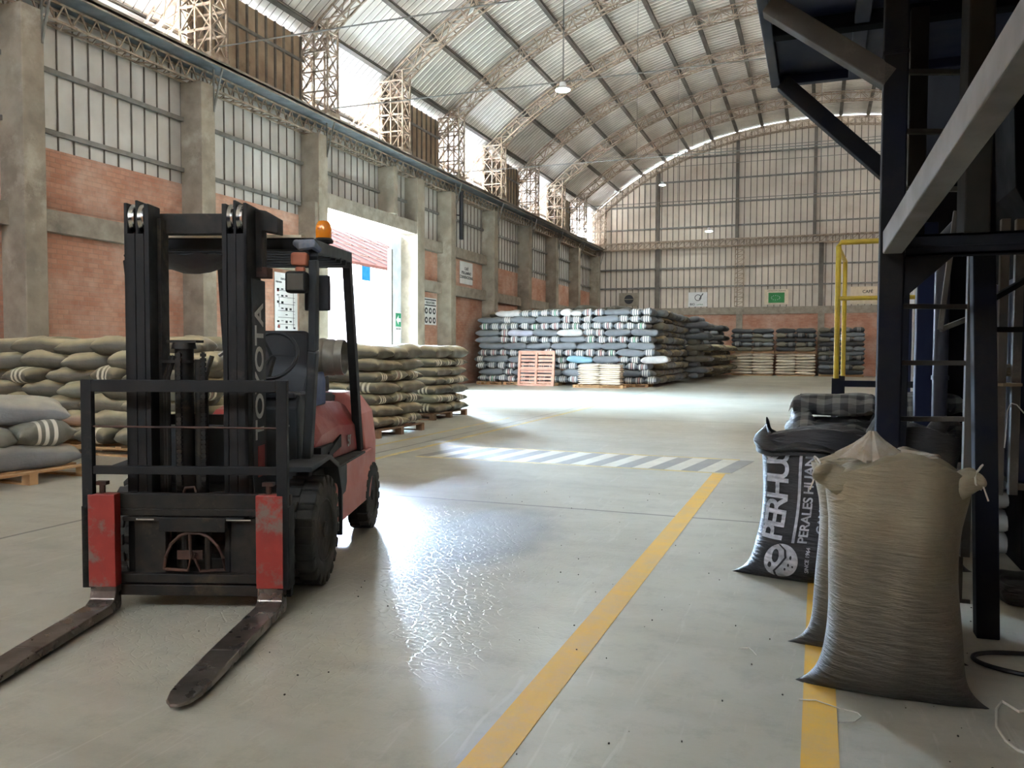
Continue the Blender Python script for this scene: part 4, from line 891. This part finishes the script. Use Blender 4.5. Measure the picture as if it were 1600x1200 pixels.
# pale stand-in panel for the bright wall sheet seen between post and ladder
pn = empty('pale_panel', tuple(PT(1414, 500, 9))[:2]+(0,), 0, 'pale narrow cabinet standing behind the ladder and tower post', 'panelling')
b = MB(); b.bb(-.09, .09, 0, .4, 0, 2.55); b.build('panel_body', WHITE, pn, bevel=.01); b = MB(); b.bb(-.07, .07, -.01, 0, 1.0, 1.95); b.build('panel_inset', NAVYS, pn)
# yellow handrail of the low platform
HR = empty('yellow_handrail', (.18, 8.6, 0), 0, 'yellow tube handrail on dark legs beyond the steel tower', 'handrail')
def hp(name, b, m_=YELR): o = b.build(name, m_, HR, True); o.location = (-.18, -8.6, 0)
b = MB(); b.tube([(.18, 8.6, 1.18), (.18, 8.6, 2.5), (.2, 8.6, 2.54), (1.15, 8.6, 2.54)], .026, 10); hp('top_rail', b)
b = MB(); b.tube([(.18, 8.6, 1.99), (1.15, 8.6, 1.99)], .022, 10); hp('middle_rail', b)
b = MB(); b.tube([(.27, 9.6, 1.18), (.27, 9.6, 2.46), (.18, 8.7, 2.5)], .024, 10); hp('return_rail', b)
b = MB(); b.tube([(1.15, 8.6, 1.4), (1.15, 8.6, 2.54)], .026, 10); hp('upright', b)
b = MB(); b.bb(.14, .22, 8.57, 8.64, 0, 1.2); b.bb(.2, 1.2, 8.58, 8.63, 1.12, 1.18); b.bb(.2, 1.2, 8.58, 8.61, .92, .95); b.bb(.2, .24, 8.6, 9.6, 1.1, 1.15); b.bb(.22, .29, 9.57, 9.63, 0, 1.2); b.bb(1.12, 1.2, 8.57, 8.64, 0, 1.4); hp('dark_leg_frame', b, NAVY)

# ================================================================ standing sacks in the foreground
def smat(name, base, dust, zlo, zhi, amt, rough=.5, plaid=False):
    n = N(name); s = n.xyz(); col = n.mix(n.ramp(n.noise(6, 5), .3, .7), base, tuple(c*.6 for c in base))
    if plaid:
        wx = n.ramp(n.math('SINE', n.math('MULTIPLY', s[0], 2*math.pi/.11)), -.1, .1); wz = n.ramp(n.math('SINE', n.math('MULTIPLY', n.math('ADD', s[2], s[1]), 2*math.pi/.11)), -.1, .1)
        f = n.math('MULTIPLY', n.math('ADD', wx, wz), .5); col = n.mix(f, col, lin(120, 120, 112))
    if amt:
        f = n.math('MULTIPLY', n.ramp(s[2], zlo, zhi), n.ramp(n.noise(2.2, 7, rough=.65), .32, .62, amt*.55, amt)); col = n.mix(f, col, dust)
    wv = n.noise(1, 4, n.scalec(n.obj, 14, 14, 110), dist=.8); wv2 = n.noise(1, 3, n.scalec(n.obj, 5, 6, 46), dist=1.0)
    n.bump(n.math('ADD', wv, n.math('MULTIPLY', wv2, 1.5)), .7, .008)
    return n.out(col, rough, 0, .5)
SK_N = smat('dust_covered_sack', lin(50, 49, 47), lin(146, 134, 108), .0, .8, .98, .6)
SK_P = smat('black_printed_sack', lin(38, 38, 44), lin(90, 88, 84), 0, 1, .15, .42)
SK_B = smat('black_woven_sack', lin(34, 34, 36), lin(90, 88, 84), 0, 1, .2, .45)
SK_Q = smat('plaid_sack_cloth', lin(38, 38, 40), lin(90, 88, 84), 0, 1, .15, .5, True)
SPRINT = mat('silver_print', lin(196, 198, 206), lin(150, 152, 160), .45, scale=14)
TWINE = mat('white_twine', lin(214, 210, 196), lin(190, 184, 168), .8)
class Stand:
    def __init__(s, W, D, H, seed, lean=0, ear=.38, top=.75, dome=.0): s.W, s.D, s.H, s.lean, s.ear, s.top, s.dome = W, D, H, lean, ear, top, dome; r = random.Random(seed); s.p = [r.uniform(0, 6.28) for _ in range(9)]
    def pt(s, u, t, face, off=0):
        W, D, H, p = s.W, s.D, s.H, s.p
        w_ = 1-.05*math.sin(math.pi*t)+.03*math.sin(5*t+p[0])+s.ear*math.exp(-t/.055)*abs(u)**2.5+.05*max(0, t-.8)*5*abs(u)**2
        th = max(0, 1-abs(u)**2.6)**.5*(1+.05*math.sin(3*u+4*t+p[1])+.035*math.sin(7*u-5*t+p[2]))
        g = (.22+.78*(1-math.exp(-t/.075)))*(1-(1-s.top)*max(0, (t-.8)/.2)**1.5)
        fold = .003*math.sin(2*math.pi*t*H/.028+4*math.sin(3*u+p[3])+p[4])*(.25+u*u)+.002*math.sin(2*math.pi*t*H/.047+5*math.sin(2*u)+p[5])
        y = -face*(D/2*th*g+(fold if abs(u) < .97 else 0)+off)
        z = t*H+(.02*math.sin(3*u+p[6])+s.dome*(1-u*u)-.02)*max(0, t-.7)/.3-.015*abs(u)**6*t
        return Vector((u*W/2*w_+s.lean*t+.006*math.sin(9*t+p[7]), y, max(0, z)))
    def body(s, nu=44, nt=90):
        b = MB(); vs = []; n2 = 2*nu
        for j in range(nt+1):
            t = (j/nt)**1.3
            for i in range(n2):
                if i < nu: u = -math.cos(math.pi*i/nu); f = 1
                else: u = math.cos(math.pi*(i-nu)/nu); f = -1
                vs.append(s.pt(u, t, f))
        fs = [(j*n2+i, j*n2+(i+1) % n2, (j+1)*n2+(i+1) % n2, (j+1)*n2+i) for j in range(nt) for i in range(n2)]
        c = len(vs); tops = [sum((vs[nt*n2+i] for i in range(n2)), Vector())/n2]
        rng = []
        for k in (1, 2, 3, 4):
            q = 1-k/5; row = []
            for i in range(n2):
                v = vs[nt*n2+i]; row.append(len(vs)); vs.append(tops[0]+(v-tops[0])*q+Vector((0, 0, s.dome*.6*(1-q*q)+.012*math.sin(i*.7+k)*q)))
            rng.append(row)
        prev = [nt*n2+i for i in range(n2)]
        for row in rng:
            fs += [(prev[i], prev[(i+1) % n2], row[(i+1) % n2], row[i]) for i in range(n2)]; prev = row
        vs.append(tops[0]+Vector((0, 0, s.dome*.6))); fs += [(prev[i], prev[(i+1) % n2], len(vs)-1) for i in range(n2)]
        fs.append(tuple(range(n2-1, -1, -1)))
        b.add(vs, fs); return b
    def collar(s, t0, rise, grow=1.06, seed=1, peak=None, n_=72, thick=.012):
        r = random.Random(seed); ph = [r.uniform(0, 6.28) for _ in range(6)]; b = MB(); rows = []
        for k in range(9):
            q = k/8; row = []
            for i in range(n_):
                a = 2*math.pi*i/n_; u = -math.cos(a); f = 1 if math.sin(a) >= 0 else -1
                v = s.pt(u*.999, min(1, t0+.0), f)
                pk = rise*(.55+.3*math.sin(2*a+ph[0])+.2*math.sin(5*a+ph[1]))
                if peak: pk += sum(h_*math.exp(-((((a-c_+math.pi) % (2*math.pi))-math.pi)/w_)**2) for c_, w_, h_ in peak)
                bul = 1+(grow-1)*math.sin(math.pi*min(1, q*1.4))+.025*math.sin(6*a+9*q+ph[2])*q
                z = v.z+q*pk; c_ = Vector((s.lean*t0, 0, 0))
                row.append(Vector(((v.x-c_.x)*bul*(1-.06*q)+c_.x, v.y*bul*(1-.25*q*q)*1.12, z+.008*math.sin(11*a+ph[3])*q)))
            rows.append(row)
        inner = [[Vector((p.x*.97, p.y*.9, p.z-.004-.05*(8-k)/8)) for p in rows[k]] for k in (8, 6, 4, 2)]
        b.loft(rows+inner, cap=False); return b
def stand_sack(name, st, loc, rz, m_, label, parts=()):
    o = st.body().build(name, m_, None, True); o.location = loc; o.rotation_euler = (0, 0, rz); tag(o, label, 'sack'); return o
# nearest sack
st = Stand(.54, .42, .95, 3, 0, .36, .85, .09)
ns = stand_sack('upright_sack', st, (.315, 3.73, 0), R_(-2), SK_N, 'tall dust-covered upright sack standing nearest the camera on the right')
for sx in (-1, 1):
    rot = Matrix.Rotation(R_(-28 if sx > 0 else -150), 3, 'Y')
    for nm_, m_, L_, W_, H_, off in (('sack_ear', SK_N, .21, .19, .10, (.0, 0, 0)),):
        b = MB(); pillow(b, L_, W_, H_, 4+sx, 24, 16, wr=.003); c_ = Vector((sx*.215, -.04, .905))
        b.v = [tuple(c_+rot @ (Vector(v)+Vector(off)*1.0-Vector((0, 0, H_/2)))) if sx > 0 else tuple(c_+Matrix.Rotation(R_(28), 3, 'Y') @ (Vector((-v[0]-off[0], v[1]+off[1], v[2]+off[2]-H_/2)))) for v in b.v]
        b.build(nm_, m_, ns, True)
    b = MB(); pts = [Vector((sx*(.30+.02*math.sin(a_*1.5)), -.05+.075*math.cos(a_), .955+.05*math.sin(a_))) for a_ in [k*.5 for k in range(10)]]; pts += [Vector((sx*(.31+.01*k), -.11, .93-.03*k)) for k in range(3)]
    b.tube(pts, .0035, 6); b.build('twine', TWINE, ns, True)
PLAST = N('clear_liner_plastic'); PLAST.b.inputs['Transmission Weight'].default_value = .55; PLAST.b.inputs['Alpha'].default_value = .8; PLASTM = PLAST.out(PLAST.mix(PLAST.ramp(PLAST.noise(18, 4), .35, .65), lin(216, 196, 168), lin(236, 228, 214)), .25)
b = MB(); rows = []
for k in range(9):
    t = k/8; Rr = (.10*(1-t)**1.2+.012); rows.append([Vector((-.09+math.cos(a_)*Rr*1.25*(1+.22*math.sin(7*a_+k*.4)*(1-t*.5)), math.sin(a_)*Rr*.9*(1+.15*math.sin(9*a_)), 1.0+.12*t+.01*math.sin(5*a_)*(1-t))) for a_ in [2*math.pi*i/44 for i in range(44)]])
b.loft(rows); b.build('plastic_liner', PLASTM, ns, True)
b = MB(); b.loft([[Vector((x_, y_, 1.02+z_)) for x_, y_, z_ in ((.02, -.06, 0), (.16, -.05, .0), (.17, -.02, .005), (.02, -.02, .02))], [Vector((x_, y_, 1.03+z_)) for x_, y_, z_ in ((.02, -.06, 0), (.15, -.05, .0), (.16, -.02, .005), (.02, -.02, .02))]]); b.build('liner_flap', PLASTM, ns)
# sack hidden behind it
s2 = Stand(.56, .34, .95, 8, 0, .4, .8, .04); stand_sack('upright_sack', s2, (.28, 4.22, 0), R_(-2), SK_N, 'dusty upright sack almost hidden directly behind the nearest one')
# printed sack
st3 = Stand(.66, .42, .97, 11, .09, .36, .9, .02)
ps = stand_sack('printed_sack', st3, (-.06, 5.42, 0), R_(-8), SK_P, 'black upright sack with large silver print and rolled open top')
b = st3.collar(.87, .16, 1.18, 4, [(.1, .5, .05), (5.9, .4, .03)]); b.build('rolled_collar', SK_B, ps, True)
def on_sack(name, me, st_, u0, t0, rot=True, parent=None, m_=None, tmax=.875):
    """wraps flat lettering onto the curved front of a standing sack"""
    import bmesh
    bm = bmesh.new(); bm.from_mesh(me); bmesh.ops.triangulate(bm, faces=bm.faces)
    for _ in range(5):
        es = [e_ for e_ in bm.edges if e_.calc_length() > .02]
        if not es: break
        bmesh.ops.subdivide_edges(bm, edges=es, cuts=1); bmesh.ops.triangulate(bm, faces=bm.faces)
    for v in bm.verts:
        x, y, z = v.co; X_, Z_ = (-y, x) if rot else (x, y)
        u = u0+X_/(st_.W/2); t = t0+Z_/st_.H; p = st_.pt(max(-.985, min(.985, u)), max(0, min(1, t)), 1, .006+(.002 if z > 0 else 0)); v.co = p
    bmesh.ops.delete(bm, geom=[v for v in bm.verts if v.co.z > tmax*st_.H], context='VERTS')
    me2 = bpy.data.meshes.new(name); bm.to_mesh(me2); bm.free(); me2.materials.clear(); me2.materials.append(m_ or SPRINT)
    o = bpy.data.objects.new(name, me2); COL.objects.link(o); o.parent = parent; return o
def flat(b_): me = bpy.data.meshes.new('f'); me.from_pydata(b_.v, [], b_.f); return me
on_sack('lettering', text_mesh('PERHUSA', .205, 'LEFT', .001, .76), st3, -.60, .285, True, ps)
on_sack('lettering', text_mesh('PERALES HUANCARUNA', .082, 'LEFT', .001, .95), st3, .0, .285, True, ps)
on_sack('lettering', text_mesh('CAMPAÑA 2024', .07, 'LEFT', .001, 1.0), st3, .30, .36, True, ps)
on_sack('lettering', text_mesh('SINCE 1964', .034, 'LEFT', .001, 1.0), st3, .13, .09, True, ps)
b = MB(); b.bb(0, .62, -.009, .009, 0, .001); on_sack('printed_rule', flat(b), st3, -.18, .285, True, ps)
b = MB()
def disc(cx, cy, r, n_=36): b.add([(cx, cy, 0)]+[(cx+r*math.cos(2*math.pi*k/n_), cy+r*.92*math.sin(2*math.pi*k/n_), 0) for k in range(n_)], [(0, 1+k, 1+(k+1) % n_) for k in range(n_)])
disc(0, 0, .115); on_sack('emblem_disc', flat(b), st3, -.36, .155, True, ps)
SKD = mat('dark_emblem_print', lin(36, 36, 42), None, .5)
b = MB(); pl = [(-.115, .02), (-.07, .035), (-.02, .0), (.03, -.03), (.08, -.02), (.112, .02)]
for k in range(5):
    (x0, y0), (x1, y1) = pl[k], pl[k+1]; b.add([(x0, y0-.007, 0), (x1, y1-.007, 0), (x1, y1+.007, 0), (x0, y0+.007, 0)], [(0, 1, 2, 3)])
for (ex, ey, rx, ry) in ((.035, .035, .045, .022), (-.03, .065, .02, .012), (-.05, -.03, .01, .006), (-.02, -.05, .012, .006), (-.03, -.075, .008, .006), (.03, -.06, .014, .007)):
    b.add([(ex, ey, 0)]+[(ex+rx*math.cos(k*.5236), ey+ry*math.sin(k*.5236), 0) for k in range(12)], [(0, 1+k, 1+(k+1) % 12) for k in range(12)])
b.v = [(x, y, .004) for x, y, z in b.v]; o = on_sack('emblem_swoosh', flat(b), st3, -.36, .155, True, ps, m_=SKD)
for v in o.data.vertices: v.co.y -= .0035
# plaid-topped sacks and the black one behind the post
for k, (px_, d, rz, sd, lab) in enumerate(((1302, 6.2, -5, 21, 'black sack with crumpled plaid top behind the printed sack'), (1432, 6.3, 6, 22, 'black sack with crumpled plaid top seen through the ladder rungs'))):
    q = PT(px_, 700, d); s4 = Stand(.66, .5, .93, sd, 0, .3, .95, .04); o = stand_sack('plaid_topped_sack', s4, (q.x, q.y, 0), R_(rz), SK_B, lab)
    b = s4.collar(.9, .22, 1.10, sd, [(1.2, .5, .05), (2.6, .5, .03), (5, .8, .03)]); b.build('plaid_collar', SK_Q, o, True)
    b = MB(); pillow(b, .6, .44, .16, sd, 30, 20, wr=.03, c=(0, 0, .98)); b.build('crumpled_cloth', SK_Q, o, True)
q = PT(1418, 800, 5.45); s5 = Stand(.62, .4, .92, 31, 0, .3, .8, .05); o = stand_sack('upright_sack', s5, (q.x, q.y, 0), R_(4), SK_B, 'glossy black upright sack tied with string behind the tower post')
b = MB(); rows = []
for k in range(7):
    t = k/6; rows.append([Vector((-.2+.02*t+math.cos(a_)*(.09-.085*t+.01*math.sin(5*a_)), -.05+math.sin(a_)*(.08-.07*t), .88+.2*t)) for a_ in [2*math.pi*i/18 for i in range(18)]])
b.loft(rows); b.build('twisted_neck', SK_B, o, True); b = MB(); b.tube([(-.18+.02*math.cos(a_), -.05+.02*math.sin(a_), 1.07+.002*k) for k, a_ in enumerate([i*.6 for i in range(14)])], .004, 6); b.build('twine', TWINE, o, True)
b = MB(); rows = []
for k in range(9):
    t = k/8; rows.append([Vector((.12+.12*t+math.cos(a_)*(.07-.02*t), -.1+math.sin(a_)*(.04+.01*math.sin(4*t)), .9+.12*math.sin(2.4*t))) for a_ in [2*math.pi*i/14 for i in range(14)]])
b.loft(rows); b.build('folded_mouth', SK_B, o, True)
# white sacks stacked behind, seen beside the ladder
pallet(1.25, 2.2, 7.3, 8.3, 'pallet with white sacks glimpsed beside the ladder', WOOD) if False else None
wq = PT(1510, 800, 5.9)
for l in range(4):
    sack('white', .6, .4, .17, (wq.x+.02, wq.y+.12, .0+l*.155), 0, 'white sack glimpsed beside the ladder, %s layer up' % ORD[l], 'white sacks behind the ladder', rnd)
# small things on the floor
CAB = mat('black_rubber_cable', lin(26, 26, 28), None, .5)
b = MB(); pts = []
for k in range(40):
    a_ = 1.6+k*.16; pts.append((1.06+.30*math.cos(a_)*(1+.015*k), 4.30+.14*math.sin(a_)*(1+.015*k), .011))
b.tube(pts+[(1.6, 4.2, .011), (2.4, 4.5, .011)], .011, 8); tag(b.build('floor_cable', CAB, None, True), 'black cable coiled on the floor around the tower leg', 'cable')
b = MB(); pts = [tuple(PT(x, y, 1.44*FPX/(y-549)))[:2]+(.006,) for x, y in ((1640, 1095), (1592, 1106), (1566, 1090), (1557, 1102), (1558, 1130), (1572, 1152), (1590, 1166), (1640, 1185))]
b.tube(pts, .006, 7); tag(b.build('rope', TWINE, None, True), 'loose white rope end lying on the floor in the lower right corner', 'rope')
b = MB(); pts = [tuple(PT(x, y, 1.446*FPX/(y-549)))[:2]+(.004,) for x, y in ((1248, 1090), (1275, 1091), (1310, 1103), (1340, 1110), (1346, 1116), (1335, 1124), (1310, 1125))]
b.tube(pts, .0025, 6); tag(b.build('thread', TWINE, None, True), 'white thread curled on the floor before the nearest sack', 'thread')
b = MB(); pts = [tuple(PT(x, y, 1.446*FPX/(y-549)))[:2]+(.004,) for x, y in ((1154, 1010), (1170, 1009), (1176, 1014), (1182, 1021))]
b.tube(pts, .0025, 6); tag(b.build('thread', TWINE, None, True), 'short white thread on the floor left of the yellow line', 'thread')
b = MB(); rd = random.Random(3)
for k in range(160):
    x, y = rd.uniform(-3.4, 1.0), rd.uniform(2.6, 8.5); s_ = rd.uniform(.002, .006); b.box((x, y, s_/2), (s_*1.3, s_, s_), Matrix.Rotation(rd.uniform(0, 3), 3, 'Z'))
tag(b.build('spilled_beans', mat('dark_beans', lin(52, 44, 38), None, .7)), 'scattered coffee beans and grit on the concrete floor', 'beans', kind='stuff')
s6 = Stand(.5, .3, .12, 41); cq = PT(1628, 935, 4.7); b = MB(); pillow(b, .5, .4, .16, 5, 20, 14); o = b.build('sack', SK_B, None, True); o.location = (cq.x, cq.y, 0); tag(o, 'corner of a black sack lying on the floor at the right edge', 'sack')

# ================================================================ signs
def board(name, x, y, z, wd, ht, m_, label, rz, cat='sign'):
    e_ = empty(name, (x, y, z), rz, label, cat); b = MB(); b.bb(-wd/2, wd/2, 0, .02, -ht/2, ht/2); b.build('sign_board', m_, e_); return e_
T0 = (R_(90), 0, 0)
pz = board('process_chart', XS+.03, 20.25, 2.85, 1.1, 1.85, WHITE, 'tall white paper flow chart hung on the brick wall before the doorway', R_(90), 'poster')
text('title', 'PERHUSA', .07, BLACKP, pz, (-.36, -.003, .64), T0); text('title', 'DIAGRAMA DE FLUJO', .085, BLACKP, pz, (.14, -.003, .74), T0); text('title', 'PROCESO', .085, BLACKP, pz, (.2, -.003, .62), T0)
b = MB(); rp = random.Random(4)
for k in range(6): z = .4-k*.2; b.bb(-.4, .4, -.004, 0, z-.006, z+.006)
for k in range(34): x, z = rp.choice([-.4, -.2, 0, .2, .38]), .45-rp.randrange(7)*.19; b.bb(x-.05, x+.05, -.005, 0, z-.02+rp.uniform(-.05, .05), z+.01)
b.bb(.33, .345, -.004, 0, -.7, .35); b.bb(-.36, -.345, -.004, 0, -.1, .2); b.build('chart_lines', BLACKP, pz)
b = MB(); b.bb(-.45, -.36, -.005, 0, .36, .44); b.build('red_mark', REDP, pz); b = MB(); b.bb(-.42, -.32, -.005, 0, -.72, -.62); b.build('red_mark', REDP, pz)
pp = board('safety_sign', XS+.03, 29.85, 3.1, 1.15, 1.1, WHITE, 'white safety sign with round pictograms between columns past the doorway', R_(90))
b = MB(); b.bb(-.54, .54, -.004, 0, .45, .5); b.bb(-.54, .54, -.004, 0, .22, .27)
for i in range(3):
    for k in range(2): b.cyl((-.36+i*.36, -.004, .02-k*.38), .13, .008, 'Y', 24)
b.build('pictograms', BLACKP, pp); b = MB()
for i in range(3):
    for k in range(2): b.cyl((-.36+i*.36, -.009, .02-k*.38), .06, .006, 'Y', 12); 
b.build('pictogram_centres', WHITE, pp); text('lettering', 'OBLIGATORIO', .13, BLACKP, pp, (0, -.003, .355), T0)
cs = board('coffee_sign', XS+.03, 33.5, 5.0, 1.4, 1.0, WHITE, 'white sign about parchment coffee high on the brick wall', R_(90))
for k, tx in enumerate(('CAFÉ', 'PERGAMINO', 'CONVENCIONAL')): text('lettering', tx, .19, BLACKP, cs, (0, -.004, .18-k*.19), T0)
BRS = mat('brown_faded_board', lin(150, 140, 124), lin(134, 124, 108), .7); CRM = mat('cream_board', lin(222, 206, 180), lin(208, 190, 164), .7)
fs1 = board('certificate_board', -12.3, YF-.06, 5.12, 1.4, .92, BRS, 'dull brown board with a round dark logo on the far wall', 0); b = MB(); b.cyl((0, -.006, 0), .32, .012, 'Y', 28); b.build('round_logo', BLACKP, fs1); b = MB(); b.bb(-.3, .3, -.02, -.012, -.02, .03); b.build('logo_band', BRS, fs1)
fs2 = board('certificate_board', -7.6, YF-.06, 5.03, 1.25, .97, WHITE, 'white board with a leaf loop logo on the far wall', 0)
b = MB(); pts = [(.02+.2*math.cos(a_), -.01, .12+.2*math.sin(a_)) for a_ in [k*.35 for k in range(19)]]; b.tube(pts, .022, 6); b.tube([(.1, -.01, .0), (.25, -.01, .25), (.36, -.01, .4)], .03, 6); b.build('loop_logo', BLACKP, fs2, True); text('lettering', 'BIO', .2, BLACKP, fs2, (-.35, -.004, -.33), T0); text('lettering', 'LATINA', .12, GREENP, fs2, (.15, -.004, -.35), T0)
fs3 = board('certificate_board', -2.55, YF-.06, 5.1, 1.5, .98, CRM, 'cream board with a green starred panel on the far wall', 0)
b = MB(); b.bb(-.5, .5, -.006, 0, -.38, .28); b.build('green_panel', GREENP, fs3); b = MB()
for k in range(12): a_ = k*.52; b.box((-.05+.22*math.cos(a_)*(1.2), -.01, -.05+.14*math.sin(a_)), (.035, .006, .035), Matrix.Rotation(.78, 3, 'Y'))
b.build('star_ring', WHITE, fs3); text('lettering', 'CERTIFICACIÓN ORGÁNICA', .09, BLACKP, fs3, (0, -.004, .39), T0)
fs4 = board('coffee_sign', 3.0, YF-.06, 5.1, 2.2, 1.1, CRM, 'cream coffee sign on the far wall beyond the yellow handrail', 0)
text('lettering', 'CAFÉ', .26, BLACKP, fs4, (-.1, -.004, .22), T0); text('lettering', 'PERGAMINO LAVADO', .17, BLACKP, fs4, (0, -.004, -.12), T0)
b = MB(); b.tube([(XW+.12, 31.3, 8.2), (XW+.12, 31.3, 6.2)], .09, 10); b.beam((XW-.03, 31.05, 7.2), (XW+.12, 31.3, 7.2), .05); tag(b.build('drain_pipe', CAB, None, True), 'short black pipe hanging beside the column past the doorway', 'pipe')
